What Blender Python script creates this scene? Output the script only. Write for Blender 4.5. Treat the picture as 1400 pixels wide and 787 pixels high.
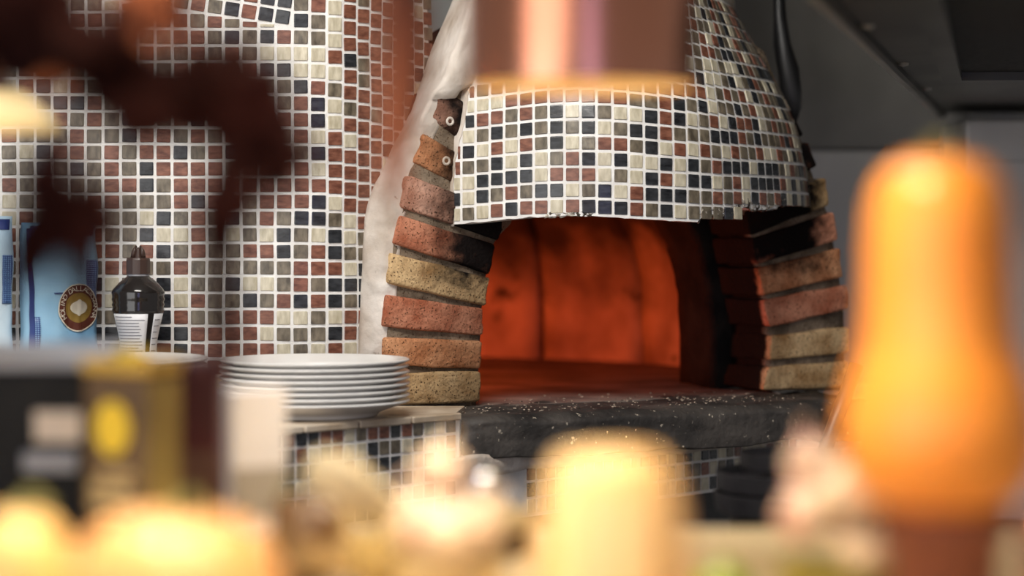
import bpy, bmesh, math, random
from mathutils import Vector, Matrix, noise

for o in list(bpy.data.objects): bpy.data.objects.remove(o)
sc = bpy.context.scene
COL = sc.collection
R = math.radians
rng = random.Random(7)

# ------------------------------------------------------------------ camera
CZ = 1.40                                   # eye height; horizon lies at row 320 of the 1400x787 frame
FPX = 3000.0
cam_d = bpy.data.cameras.new('camera')
cam = bpy.data.objects.new('camera', cam_d); COL.objects.link(cam)
cam.location = (0, 0, CZ); cam.rotation_euler = (R(90), 0, 0)
cam_d.sensor_width = 36; cam_d.lens = FPX * 36 / 1400
cam_d.shift_y = -(393.5 - 320) / 1400
cam_d.clip_start = 0.05; cam_d.clip_end = 60
cam_d.dof.use_dof = True; cam_d.dof.focus_distance = 3.50; cam_d.dof.aperture_fstop = 1.75
sc.camera = cam

# ------------------------------------------------------------------ world, lights, exposure
w = bpy.data.worlds.new('world'); sc.world = w; w.use_nodes = True
w.node_tree.nodes['Background'].inputs[0].default_value = (0.74, 0.72, 0.71, 1)
w.node_tree.nodes['Background'].inputs[1].default_value = 0.30
vs = sc.view_settings
vs.view_transform = 'Standard'; vs.look = 'None'; vs.gamma = 1; vs.use_curve_mapping = False
vs.exposure = 0.16

def aim(o, target):
    d = Vector(target) - o.location
    o.rotation_euler = d.to_track_quat('-Z', 'Y').to_euler()
def area(name, loc, target, sx, sy, power, col):
    l = bpy.data.lights.new(name, 'AREA'); l.shape = 'RECTANGLE'; l.size = sx; l.size_y = sy
    l.energy = power; l.color = col
    o = bpy.data.objects.new(name, l); COL.objects.link(o); o.location = loc; aim(o, target); return o
area('ceiling_light', (-0.35, 2.05, 2.88), (0.05, 3.5, 1.35), 0.9, 0.6, 42, (1.0, 0.96, 0.90))
area('dining_room_window', (-2.6, -1.6, 1.9), (0, 2.6, 1.4), 3.4, 2.2, 62, (1.0, 0.99, 0.98))
area('dining_room_window_blue', (0.55, -2.6, 1.9), (0.1, 2.6, 1.5), 0.8, 1.8, 12, (0.45, 0.46, 1.0))

# ------------------------------------------------------------------ materials
def mat(name, col, rough=0.5, metal=0.0, spec=0.5, emit=None, estr=0.0, build=None):
    m = bpy.data.materials.new(name); m.use_nodes = True
    nt = m.node_tree; b = nt.nodes['Principled BSDF']
    b.inputs['Base Color'].default_value = (*col, 1); b.inputs['Roughness'].default_value = rough
    b.inputs['Metallic'].default_value = metal; b.inputs['Specular IOR Level'].default_value = spec
    if emit: b.inputs['Emission Color'].default_value = (*emit, 1); b.inputs['Emission Strength'].default_value = estr
    if build: build(nt, b)
    return m
def s2l(r, g, b):
    f = lambda c: (c/255/12.92) if c/255 <= 0.04045 else ((c/255+0.055)/1.055)**2.4
    return (f(r), f(g), f(b))
def N(nt, kind, **kw):
    n = nt.nodes.new(kind)
    for k, v in kw.items(): setattr(n, k, v)
    return n
def noise_col(c1, c2, scale=20, detail=6, stretch=(1, 1, 1), coord='Position', lo=0.35, hi=0.65, bump=0.0, bscale=None, speck=None, spscale=300, splo=0.62, sphi=0.7, rough_var=None):
    """two-tone noise colour, optional dark or pale specks, optional bump"""
    def f(nt, b):
        if coord == 'Position': src = N(nt, 'ShaderNodeNewGeometry').outputs['Position']
        else: src = N(nt, 'ShaderNodeTexCoord').outputs['Object']
        mp = N(nt, 'ShaderNodeMapping'); mp.inputs['Scale'].default_value = stretch
        nt.links.new(src, mp.inputs['Vector'])
        nz = N(nt, 'ShaderNodeTexNoise'); nz.inputs['Scale'].default_value = scale; nz.inputs['Detail'].default_value = detail
        nt.links.new(mp.outputs[0], nz.inputs['Vector'])
        cr = N(nt, 'ShaderNodeValToRGB'); e = cr.color_ramp.elements
        e[0].position = lo; e[0].color = (*c1, 1); e[1].position = hi; e[1].color = (*c2, 1)
        nt.links.new(nz.outputs['Fac'], cr.inputs['Fac'])
        out = cr.outputs['Color']
        if speck:
            n2 = N(nt, 'ShaderNodeTexNoise'); n2.inputs['Scale'].default_value = spscale; n2.inputs['Detail'].default_value = 3
            nt.links.new(src, n2.inputs['Vector'])
            mr = N(nt, 'ShaderNodeMapRange'); mr.inputs['From Min'].default_value = splo; mr.inputs['From Max'].default_value = sphi
            nt.links.new(n2.outputs['Fac'], mr.inputs['Value'])
            mx = N(nt, 'ShaderNodeMix', data_type='RGBA'); mx.inputs['B'].default_value = (*speck, 1)
            nt.links.new(mr.outputs[0], mx.inputs['Factor']); nt.links.new(out, mx.inputs['A']); out = mx.outputs['Result']
        nt.links.new(out, b.inputs['Base Color'])
        if bump:
            n3 = N(nt, 'ShaderNodeTexNoise'); n3.inputs['Scale'].default_value = bscale or scale*4; n3.inputs['Detail'].default_value = 8
            nt.links.new(src, n3.inputs['Vector'])
            bp = N(nt, 'ShaderNodeBump'); bp.inputs['Strength'].default_value = bump; bp.inputs['Distance'].default_value = 0.004
            nt.links.new(n3.outputs['Fac'], bp.inputs['Height']); nt.links.new(bp.outputs[0], b.inputs['Normal'])
    return f

def tile_mat(name, c1, c2, stretch, rough):
    return mat(name, c1, rough, spec=0.55, build=noise_col(c1, c2, 55, 5, stretch, lo=0.32, hi=0.70, bump=0.12, bscale=60))
TM = {
 'K': tile_mat('tile_blue_black', s2l(27, 28, 31), s2l(60, 62, 66), (1, 1, 2.5), 0.24),
 'R': tile_mat('tile_rust', s2l(96, 54, 40), s2l(148, 98, 78), (1.2, 1, 3), 0.34),
 'C': tile_mat('tile_cream', s2l(182, 172, 146), s2l(222, 214, 192), (2.5, 1, .8), 0.32),
 'O': tile_mat('tile_olive', s2l(78, 70, 58), s2l(134, 123, 105), (2, 1, 1), 0.30),
}
TORD = 'KRCO'
GROUT = mat('grout', s2l(240, 238, 234), 0.8, build=noise_col(s2l(226, 223, 219), s2l(246, 245, 242), 30, bump=0.25, bscale=150))
PLASTER = mat('plaster', s2l(225, 218, 208), 0.85, build=noise_col(s2l(182, 166, 150), s2l(230, 222, 213), 11, 9, lo=.33, hi=.66, bump=0.9, bscale=45, speck=s2l(120, 100, 84), spscale=60, splo=.70, sphi=.78))
STEEL = mat('steel', (0.33, 0.325, 0.31), 0.42, metal=0.25, build=noise_col((0.42, 0.41, 0.385), (0.56, 0.545, 0.515), 3.0, 5, (1, 1, .5)))
DSTEEL = mat('dark_steel', (0.10, 0.10, 0.095), 0.45, metal=0.5, build=noise_col((0.07, 0.07, 0.065), (0.13, 0.125, 0.115), 4))
BLACK = mat('black', (0.012, 0.012, 0.013), 0.4)
PORC = mat('porcelain', s2l(238, 236, 232), 0.16, spec=0.6, build=noise_col(s2l(234, 232, 228), s2l(242, 240, 237), 5))
COPPER = mat('copper', s2l(214, 146, 116), 0.26, metal=1.0, build=noise_col(s2l(208, 138, 108), s2l(220, 154, 124), 6))
CREAM_IN = mat('lamp_inner', s2l(255, 226, 168), 0.5, build=noise_col(s2l(250, 216, 150), s2l(255, 232, 180), 20))
BULB = mat('bulb', (1, .85, .55), 0.4, emit=(1, 0.80, 0.5), estr=3.5)

OVX, OVY, OVA = -0.0513, 3.58, R(29)
UD = Vector((math.cos(OVA), math.sin(OVA))); VD = Vector((-math.sin(OVA), math.cos(OVA)))
ZS = 1.118                                   # hearth height

def brick_mat(name, c1, c2, soot_u=None, side=1):
    """clay with dark pits; soot stains where the brick meets the fire opening (oven-space mask)"""
    def f(nt, b):
        noise_col(c1, c2, 24, 10, lo=.32, hi=.66, bump=.85, bscale=140, speck=s2l(64, 46, 32), spscale=330, splo=.58, sphi=.68)(nt, b)
        base = b.inputs['Base Color'].links[0].from_socket
        tc = N(nt, 'ShaderNodeTexCoord'); tc.object = OVEN
        sp = N(nt, 'ShaderNodeSeparateXYZ'); nt.links.new(tc.outputs['Object'], sp.inputs[0])
        def mr(sock, a, c):
            m = N(nt, 'ShaderNodeMapRange'); m.inputs['From Min'].default_value = a; m.inputs['From Max'].default_value = c
            m.interpolation_type = 'SMOOTHSTEP'; nt.links.new(sock, m.inputs['Value']); return m.outputs[0]
        def mth(op, a, c):
            m = N(nt, 'ShaderNodeMath', operation=op)
            for i, s in enumerate((a, c)):
                if isinstance(s, (int, float)): m.inputs[i].default_value = s
                else: nt.links.new(s, m.inputs[i])
            return m.outputs[0]
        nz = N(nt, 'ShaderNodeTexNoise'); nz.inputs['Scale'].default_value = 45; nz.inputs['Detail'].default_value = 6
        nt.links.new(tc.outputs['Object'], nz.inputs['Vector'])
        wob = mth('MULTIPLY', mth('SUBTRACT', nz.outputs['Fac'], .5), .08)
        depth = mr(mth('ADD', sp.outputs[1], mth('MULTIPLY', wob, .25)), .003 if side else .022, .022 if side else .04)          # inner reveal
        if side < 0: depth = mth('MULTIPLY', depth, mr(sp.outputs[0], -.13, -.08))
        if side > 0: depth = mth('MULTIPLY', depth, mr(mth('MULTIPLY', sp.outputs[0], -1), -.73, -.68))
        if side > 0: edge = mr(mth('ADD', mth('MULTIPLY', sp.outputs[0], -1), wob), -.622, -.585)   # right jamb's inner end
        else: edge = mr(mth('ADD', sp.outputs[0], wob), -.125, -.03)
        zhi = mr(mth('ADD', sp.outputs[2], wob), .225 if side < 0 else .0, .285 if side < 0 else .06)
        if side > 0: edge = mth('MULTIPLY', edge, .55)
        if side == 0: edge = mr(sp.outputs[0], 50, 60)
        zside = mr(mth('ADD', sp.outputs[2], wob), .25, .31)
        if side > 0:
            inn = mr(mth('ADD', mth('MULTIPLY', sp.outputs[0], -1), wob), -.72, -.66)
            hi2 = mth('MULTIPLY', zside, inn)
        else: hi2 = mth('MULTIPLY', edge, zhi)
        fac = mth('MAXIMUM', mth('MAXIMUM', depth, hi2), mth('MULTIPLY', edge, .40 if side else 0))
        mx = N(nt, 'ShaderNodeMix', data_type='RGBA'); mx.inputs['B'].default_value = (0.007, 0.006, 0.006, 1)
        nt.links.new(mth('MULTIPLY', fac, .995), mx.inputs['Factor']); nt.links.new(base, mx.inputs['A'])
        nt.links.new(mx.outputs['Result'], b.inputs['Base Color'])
    return mat(name, c1, 0.95, spec=0.06, build=f)

# ------------------------------------------------------------------ helpers
def P(px, py, Y): return Vector(((px-700)/FPX*Y, Y, CZ+(320-py)/FPX*Y))
def proj(p): return (700+FPX*p[0]/p[1], 320-FPX*(p[2]-CZ)/p[1])
def link(o, parent=None):
    COL.objects.link(o)
    if parent is not None:
        o.parent = parent
        o.matrix_parent_inverse = wm(parent).inverted()
    return o
def wm(o):
    m = o.matrix_basis.copy()
    if o.parent is not None: m = wm(o.parent) @ o.matrix_parent_inverse @ m
    return m
def tag(o, label=None, cat=None, group=None, kind=None):
    if label: o['label'] = label
    if cat: o['category'] = cat
    if group: o['group'] = group
    if kind: o['kind'] = kind
    return o
def empty(name, loc, rz=0, **kw):
    o = bpy.data.objects.new(name, None); o.empty_display_size = 0.05
    o.matrix_basis = Matrix.Translation(Vector(loc)) @ Matrix.Rotation(rz, 4, 'Z')
    COL.objects.link(o); return tag(o, **kw)
def build(name, bm, m, parent=None, smooth=False, M=None, **kw):
    me = bpy.data.meshes.new(name)
    bmesh.ops.recalc_face_normals(bm, faces=bm.faces)
    bm.to_mesh(me); bm.free()
    for x in (m if isinstance(m, (list, tuple)) else [m]): me.materials.append(x)
    if smooth:
        for p in me.polygons: p.use_smooth = True
    o = bpy.data.objects.new(name, me)
    if M is not None: o.matrix_basis = M
    link(o, parent); return tag(o, **kw)
def place(name, me, parent, M, **kw):
    o = bpy.data.objects.new(name, me); o.matrix_basis = M; link(o, parent); return tag(o, **kw)
def box(bm, c, s, M=None, bev=0.0, seg=2):
    r = bmesh.ops.create_cube(bm, size=1)
    vs_ = r['verts']
    T = Matrix.Translation(Vector(c)) @ Matrix.Diagonal((*s, 1))
    if M is not None: T = M @ T
    bmesh.ops.transform(bm, matrix=T, verts=vs_)
    if bev:
        es = list({e for v in vs_ for e in v.link_edges})
        bmesh.ops.bevel(bm, geom=es, offset=bev, segments=seg, profile=.5, affect='EDGES', clamp_overlap=True)
def boxbm(c, s, M=None, bev=0.0, seg=2):
    bm = bmesh.new(); box(bm, c, s, M, bev, seg); return bm
def lathe(prof, seg=48, lobes=None, c=(0, 0, 0), bm=None, sx=1.0, sy=1.0):
    bm = bm or bmesh.new(); rings = []
    for (r, z) in prof:
        if r <= 1e-6: rings.append([bm.verts.new((c[0], c[1], c[2]+z))]); continue
        ring = []
        for i in range(seg):
            a = 2*math.pi*i/seg; rr = r*(lobes(a, r, z) if lobes else 1)
            ring.append(bm.verts.new((c[0]+rr*math.cos(a)*sx, c[1]+rr*math.sin(a)*sy, c[2]+z)))
        rings.append(ring)
    for A, B in zip(rings, rings[1:]):
        if len(A) == 1 and len(B) == 1: continue
        for i in range(seg):
            j = (i+1) % seg
            if len(A) == 1: bm.faces.new((A[0], B[i], B[j]))
            elif len(B) == 1: bm.faces.new((A[i], A[j], B[0]))
            else: bm.faces.new((A[i], A[j], B[j], B[i]))
    return bm
def smoothprof(pts, n=6):
    """Catmull-Rom through profile points"""
    out = []
    for i in range(len(pts)-1):
        p0 = pts[max(i-1, 0)]; p1 = pts[i]; p2 = pts[i+1]; p3 = pts[min(i+2, len(pts)-1)]
        for k in range(n):
            t = k/n
            out.append(tuple(max(0, .5*((2*p1[d])+(-p0[d]+p2[d])*t+(2*p0[d]-5*p1[d]+4*p2[d]-p3[d])*t*t+(-p0[d]+3*p1[d]-3*p2[d]+p3[d])*t**3)) if d == 0 else
                       .5*((2*p1[d])+(-p0[d]+p2[d])*t+(2*p0[d]-5*p1[d]+4*p2[d]-p3[d])*t*t+(-p0[d]+3*p1[d]-3*p2[d]+p3[d])*t**3) for d in (0, 1)))
    out.append(pts[-1]); return out
def tube(pts, rad, seg=10, bm=None):
    bm = bm or bmesh.new(); rings = []
    pts = [Vector(p) for p in pts]
    rads = rad if isinstance(rad, (list, tuple)) else [rad]*len(pts)
    for i, p in enumerate(pts):
        d = (pts[min(i+1, len(pts)-1)]-pts[max(i-1, 0)]).normalized()
        a = d.orthogonal().normalized() if abs(d.z) > .9 else d.cross(Vector((0, 0, 1))).normalized()
        if abs(d.z) > .9: a = (Vector((1, 0, 0)) - d*d.x).normalized()
        b = d.cross(a)
        rings.append([bm.verts.new(p+(a*math.cos(t)+b*math.sin(t))*rads[i]) for t in [2*math.pi*k/seg for k in range(seg)]])
    for A, B in zip(rings, rings[1:]):
        for i in range(seg): bm.faces.new((A[i], A[(i+1) % seg], B[(i+1) % seg], B[i]))
    bm.faces.new(rings[0]); bm.faces.new(rings[-1]); return bm
def prism(poly, z0, z1, bm=None):
    bm = bm or bmesh.new()
    a = [bm.verts.new((x, y, z0)) for x, y in poly]; b = [bm.verts.new((x, y, z1)) for x, y in poly]
    bm.faces.new(a); bm.faces.new(b); n = len(poly)
    for i in range(n): bm.faces.new((a[i], a[(i+1) % n], b[(i+1) % n], b[i]))
    return bm
def rough_up(bm, amp, freq, seed=0):
    for v in bm.verts:
        q = v.co*freq+Vector((seed*3.1, seed*1.7, 0))
        v.co += Vector((noise.noise(q), noise.noise(q+Vector((9, 0, 0))), noise.noise(q+Vector((0, 9, 0)))))*amp
def interp(tab, x):
    if x <= tab[0][0]: return tab[0][1]
    for (a, b), (c, d) in zip(tab, tab[1:]):
        if x <= c: return b+(d-b)*(x-a)/(c-a)
    return tab[-1][1]
def grid_surface(fn, cs, rs, thick_dir, thick):
    """slab that follows fn(c, r), with its back pushed along thick_dir"""
    bm = bmesh.new(); td = Vector(thick_dir)*thick
    F_ = [[bm.verts.new(fn(c, r)) for c in cs] for r in rs]
    B_ = [[bm.verts.new(fn(c, r)+td) for c in cs] for r in rs]
    nr, nc = len(rs), len(cs)
    for i in range(nr-1):
        for j in range(nc-1):
            bm.faces.new((F_[i][j], F_[i][j+1], F_[i+1][j+1], F_[i+1][j])); bm.faces.new((B_[i][j], B_[i+1][j], B_[i+1][j+1], B_[i][j+1]))
    for j in range(nc-1):
        bm.faces.new((F_[0][j], B_[0][j], B_[0][j+1], F_[0][j+1])); bm.faces.new((F_[-1][j], F_[-1][j+1], B_[-1][j+1], B_[-1][j]))
    for i in range(nr-1):
        bm.faces.new((F_[i][0], F_[i+1][0], B_[i+1][0], B_[i][0])); bm.faces.new((F_[i][-1], B_[i][-1], B_[i+1][-1], F_[i+1][-1]))
    return bm

# ---- mosaic tiles: one bevelled unit tile per colour, shared by every tile object
TILE_ME = {}
for k in TORD:
    bm = boxbm((0, 0, 0), (1, 1, 1))
    bmesh.ops.bevel(bm, geom=[e for e in bm.edges], offset=.085, segments=2, profile=.6, affect='EDGES')
    me = bpy.data.meshes.new('mosaic_tile_'+{'K': 'black', 'R': 'rust', 'C': 'cream', 'O': 'olive'}[k]); bm.to_mesh(me); bm.free()
    me.materials.append(TM[k]); TILE_ME[k] = me
def tile_matrix(fn, c0, c1, r0, r1, gap, depth=.0065, proud=.0015):
    cm, rm = (c0+c1)/2, (r0+r1)/2
    p = fn(cm, rm); ex = fn(c1, rm)-fn(c0, rm); ez = fn(cm, r1)-fn(cm, r0)
    wx, wz = ex.length-gap, ez.length-gap
    if wx < .003 or wz < .003: return None
    ex.normalize(); n = ez.cross(ex).normalized()            # points away from the viewer's side or towards it
    if n.y > 0: n = -n
    ez = (ez - n*ez.dot(n)).normalized()
    ex = n.cross(ez)*-1 if n.cross(ez).dot(ex) < 0 else n.cross(ez)
    j = rng.uniform
    ex2 = (ex+ez*j(-.018, .018)+n*j(-.02, .02)).normalized(); n2 = (n+ez*j(-.02, .02)); n2 = (n2-ex2*n2.dot(ex2)).normalized(); ez2 = n2.cross(ex2)
    if ez2.dot(ez) < 0: ez2 = -ez2
    wx *= j(.965, 1.0); wz *= j(.965, 1.0)
    o = p+n*(proud-depth/2+j(-.0004, .0005))
    M = Matrix(((ex2.x*wx, -n2.x*depth, ez2.x*wz, o.x), (ex2.y*wx, -n2.y*depth, ez2.y*wz, o.y), (ex2.z*wx, -n2.z*depth, ez2.z*wz, o.z), (0, 0, 0, 1)))
    return M
def lay_tiles(parent, tiles, limit, fieldname, fieldparent):
    """tiles: (priority, colour, matrix); the first `limit` are objects, the rest one joined part"""
    tiles.sort(key=lambda t: t[0])
    for _, k, M in tiles[:limit]: place('tile', TILE_ME[k], parent, M)
    rest = tiles[limit:]
    if rest:
        bm = bmesh.new()
        for _, k, M in rest:
            t = bmesh.new(); t.from_mesh(TILE_ME[k]); t.transform(M); me = bpy.data.meshes.new('tmp')
            for f in t.faces: f.material_index = TORD.index(k)
            t.to_mesh(me); t.free(); bm.from_mesh(me); bpy.data.meshes.remove(me)
        build(fieldname, bm, [TM[k] for k in TORD], fieldparent, kind='stuff')

# ================================================================== ROOM SHELL
FLOORM = mat('floor_tile', (.12, .10, .085), .5, build=noise_col((.09, .075, .065), (.15, .125, .11), 6, bump=.1))
build('floor', boxbm((0, 2.2, -.03), (7, 7.6, .06)), FLOORM, kind='structure', label='dark kitchen floor under the counters')
CEIL = mat('ceiling_paint', (.55, .54, .52), .8, build=noise_col((.52, .51, .49), (.58, .57, .55), 3))
build('ceiling', boxbm((0, 2.4, 3.03), (7, 7.2, .06)), CEIL, kind='structure', label='plain pale kitchen ceiling')
WALLM = mat('grey_wall', (.30, .295, .28), .55, build=noise_col((.25, .245, .23), (.34, .335, .32), 2.2, 6, bump=.08))
wb = build('wall_back', boxbm((0, 5.46, 1.5), (7, .06, 3.0)), WALLM, kind='structure', label='grey kitchen wall behind the oven')

# wall_left: mosaic wall beside the oven, rolling back into the oven body at its right edge
CP, RP = .0274, 22.55
PHI = [(4, 0), (5, 6), (6, 18), (7, 33), (8, 42), (9, 47), (10, 51), (12, 56), (16, 60)]
WTAB = []
x_, y_ = (306-700+23.5*4)*3.5/FPX, 3.5
for i in range(0, 241):
    c = 4+i*.05; WTAB.append((c, x_, y_))
    a = R(interp(PHI, c)); x_ += CP*.05*math.cos(a); y_ += CP*.05*math.sin(a)
def wall_xy(c):
    if c <= 4: return ((306-700+23.5*c)*3.5/FPX, 3.5)
    i = min(int((c-4)/.05), len(WTAB)-2); t = (c-4)/.05-i
    return (WTAB[i][1]+(WTAB[i+1][1]-WTAB[i][1])*t, WTAB[i][2]+(WTAB[i+1][2]-WTAB[i][2])*t)
def wall_pt(c, r):
    x, y = wall_xy(c); py = 490-RP*r
    d = .020*max(0, (c-4.5)/5.5)**1.5*min(max((r-1)/14, 0), 1.2)
    wav = .0016*noise.noise(Vector((c*.31, r*.23, 0)))
    return Vector((x+wav, y+.004*noise.noise(Vector((c*.2, r*.2, 5))), CZ+(320-py)/FPX*3.5-d+wav))
XL = [(-60, 642), (0, 622), (50, 600), (100, 582), (150, 564), (200, 540), (250, 516), (300, 501), (480, 492), (600, 490)]
wall = build('wall_left', grid_surface(wall_pt, [-24+i*.5 for i in range(78)], [-2.95+i*.5 for i in range(62)], (-.0, 1, 0), .05), GROUT, smooth=False,
             kind='structure', label='mosaic-tiled kitchen wall left of the oven with white grout')
wall_rows = {   # columns -8.. as strings starting at the given column
 0: (-4, 'RKRRRRRCOCRCRK'), 1: (-8, 'KKOOKKRRRRCOOOKRKR'), 2: (-8, 'OORKKROORRRCCOCRRK'), 3: (-8, 'RCKOKCROOKORKRKOKR'),
 4: (-8, 'KCORKCOOKCCOROKKKR'), 5: (-8, 'ORROORORRO'[:7]+'OOOOORRRCKR'), 6: (-8, 'RRORKORORROOKRORKOO'[:7]+'OORRKORKOOR'),
 7: (-8, 'ROOKCCR'+'OCOCKOCKCORR'), 8: (-8, 'ROOCKOR'+'OKOROKKOCRR'), 9: (-8, 'RROOORK'+'RRORRRKCRRR'), 10: (-8, 'ORRKORR'+'RRRRRRRRRRR'),
 11: (-8, 'OROKRRR'+'RORRRRCRRRR'), 12: (-8, 'ORORRKO'+'RKROOOKRRRR'), 13: (-8, 'OOKRROR'+'ORKRORCRCRR'), 14: (-8, 'ROKRORK'+'RRORRRKCRRRR'),
 15: (-8, 'RORCORO'+'KROOORKCORORR'), 16: (-8, 'ORRORKO'+'ROROOKRORRRRR'), 17: (-8, 'RRORORR'+'RORKKCCCRORRR'), 18: (-8, 'KORROOR'+'OROCCCCRKORRR'),
 19: (-8, 'ORROORR'+'OKOKROOCRRRRR'), 20: (-8, 'RORRKRO'+'RORCOKOCRRROR'), 21: (-8, 'OCROROR'+'OORROORCRRRRR'), 22: (-8, 'ROROORO'+'ORROKOCRRORRR'),
 23: (-8, 'OROROKO'+'ROORORCRROROR')}
tiles = []
for r in range(-3, 29):
    st, s = wall_rows.get(r, (0, ''))
    for c in range(-24, 15):
        k = s[c-st] if 0 <= c-st < len(s) else rng.choice('RRROOOCK')
        c0, c1 = c, c+1
        cx, cy = proj(wall_pt(c+.5, r+.5))
        xl = interp(XL, cy)+1
        if proj(wall_pt(c0, r+.5))[0] > xl-5: continue
        if proj(wall_pt(c1, r+.5))[0] > xl:
            a, b = c0, c1
            for _ in range(12):
                m_ = (a+b)/2
                if proj(wall_pt(m_, r+.5))[0] > xl: b = m_
                else: a = m_
            c1 = a
        r1 = r+1
        if c < 4:                                       # the crooked upper sheet takes over above its lower edge
            q_ = wall_pt(3.85, 20.15); zl = q_.z-(wall_pt(c+.5, r).x-q_.x)*math.tan(R(8.5))
            zt_ = wall_pt(c+.5, r+1).z; zb_ = wall_pt(c+.5, r).z
            if zb_ > zl-.006: continue
            if zt_ > zl: r1 = r+(zl-zb_)/(zt_-zb_)
        M = tile_matrix(wall_pt, c0, c1, r, r1, .0046)
        if M is None: continue
        covered = (cx < 122 and cy > 285) or cy > 482 or cx < 60 or (cx < 120 and cy < 160) or (260 < cx < 400 and 60 < cy < 260 and cx < 380)
        pr = (1000 if covered else 0)+abs(cx-380)*.5+abs(cy-280)*.3
        tiles.append((pr, k, M))
# the crooked sheet: rows tilt down to the right above row 20
TA = R(8.5)
def crook(c, r):
    dx, dz = c*.0272, r*.0262
    q = wall_pt(3.85, 20.15)
    x = q.x+dx*math.cos(TA)+dz*math.sin(TA); z = q.z-dx*math.sin(TA)+dz*math.cos(TA)
    px, py = 700+FPX*x/3.5, 320-FPX*(z-CZ)/3.5
    return Vector((x, wall_pt((px-306)/23.5, (490-py)/RP).y-.0003, z))
for r in range(0, 9):
    for c in range(-28, 0):
        p_ = crook(c+.5, r+.5)
        lo = r
        k = rng.choice('OOKKRCO')
        if p_.z > wall_pt(0, 27.2).z or p_.x < wall_pt(-23.6, 0).x or p_.x > wall_pt(3.9, 0).x: continue
        M = tile_matrix(crook, c, c+1, lo, r+1, .0046)
        if M: tiles.append((proj(p_)[1]+ (0 if proj(p_)[0] > 230 else 500), k, M))
lay_tiles(wall, tiles, 300, 'tile_field', wall)

# ================================================================== TILED COUNTER (built-in, 45 degrees to the picture)
LD = Vector((.697, .717)).normalized(); LP = Vector((-.080, 3.350)); LN = Vector((LD.y, -LD.x))   # LN faces the room
def ln(t, off=0): q = LP+LD*t+LN*off; return (q.x, q.y)
CT = 1.128
CONC = mat('counter_render', s2l(190, 184, 174), .85, build=noise_col(s2l(170, 163, 152), s2l(205, 200, 192), 12, bump=.3))
counter = empty('tiled_counter', (-.1, 3.6, 0), label='built-in counter faced with small mosaic tiles, carrying plates and oven', cat='counter')
build('core', prism([ln(-1.40), ln(1.15), (1.05, 5.40), (-1.2, 5.40), (-1.2, 2.45)], .955, 1.058), GROUT, counter)
build('core', prism([ln(-1.40), ln(0), (-.06, 3.56), (-.2, 3.565), (-1.2, 3.565), (-1.2, 2.45)], 1.058, CT-.012), GROUT, counter)
build('plinth', prism([ln(-1.40, -.14), ln(1.1, -.14), (1.0, 5.38), (-1.16, 5.38), (-1.16, 2.6)], 0, .955), BLACK, counter)
TRIM = mat('stone_trim', s2l(206, 190, 168), .45, build=noise_col(s2l(176, 156, 132), s2l(222, 208, 188), 14, 8, bump=.1))
build('worktop', prism([ln(-1.40, -.004), ln(-.005, -.004), (-.075, 3.49), (-1.15, 3.49), (-1.15, 2.5)], CT-.012, CT-.001), TRIM, counter)
for i in range(12):                                            # stone edge tiles
    a, b = -(i+1)*.105+.0015, -i*.105-.0015
    bm = prism([ln(a, .007), ln(b, .007), ln(b, -.05), ln(a, -.05)], CT-.011, CT)
    bmesh.ops.bevel(bm, geom=list(bm.edges), offset=.002, segments=1, affect='EDGES'); build('edge_tile', bm, TRIM, counter)
def band_pt(z0, pr):
    def f(c, r):
        q = LP+LD*(c*.0228)
        return Vector((q.x, q.y, z0-r*pr)) + Vector((LN.x, LN.y, 0))*.0005
    return f
rowsL = ['KCCORKRROCRRKKRKC', 'RCCOCOOKCCROCRKRC', 'OCRCCKKOCRCCOOOOC', 'CCOCKKCCOCCOCCOCC', 'OCROCKROCKORCOKCO', 'CROKCOCRKOCOCRKOC']
fl = band_pt(1.4-.2795, .0236)
for r, s in enumerate(rowsL):
    for i in range(30):
        k = s[i] if i < len(s) else rng.choice('CORK')
        M = tile_matrix(fl, -i-1.35, -i-.35, r+1, r, .0040)
        if M: place('tile', TILE_ME[k], counter, M)
fr = band_pt(1.4-.3640, .0258)
rowsR = ['RCCKROCOKCKKCORC', 'ROOCOKKCKORCOKCR', 'RKRCKOCRKOCKORCO']
for r, s in enumerate(rowsR):
    for i in range(-9, 22):
        k = s[i] if 0 <= i < len(s) else rng.choice('CORK')
        M = tile_matrix(fr, 15.4+i, 16.4+i, r+1, r, .0040)
        if M: place('tile', TILE_ME[k], counter, M)

# ================================================================== PIZZA OVEN
OVEN = empty('pizza_oven', (OVX, OVY, 1.058), OVA, label='wood-fired pizza oven with brick arch and mosaic-tiled hood over its glowing mouth', cat='oven')
def W(u, v, z): q = Vector((OVX, OVY))+UD*u+VD*v; return Vector((q.x, q.y, z))
def Fp(px, py, v=0.0):
    """(u, z) of the photograph's ray in the oven's front plane"""
    kx, kz = (px-700)/FPX, (320-py)/FPX
    Y = (v+OVX*VD.x+OVY*VD.y)/(kx*VD.x+VD.y)
    return ((kx*Y-OVX)*UD.x+(Y-OVY)*UD.y, CZ+kz*Y)
TAN = (s2l(162, 126, 84), s2l(222, 190, 144)); RED = (s2l(166, 96, 70), s2l(212, 148, 118)); PINK = (s2l(164, 116, 96), s2l(214, 168, 146)); ORG = (s2l(172, 108, 70), s2l(220, 162, 120))
BM = {}
for nm, cc in (('tan', TAN), ('red', RED), ('pink', PINK), ('orange', ORG)):
    for sd in (-1, 1): BM[nm, sd] = brick_mat('brick_%s_%s' % (nm, 'a' if sd < 0 else 'b'), *cc, side=sd)
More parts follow.
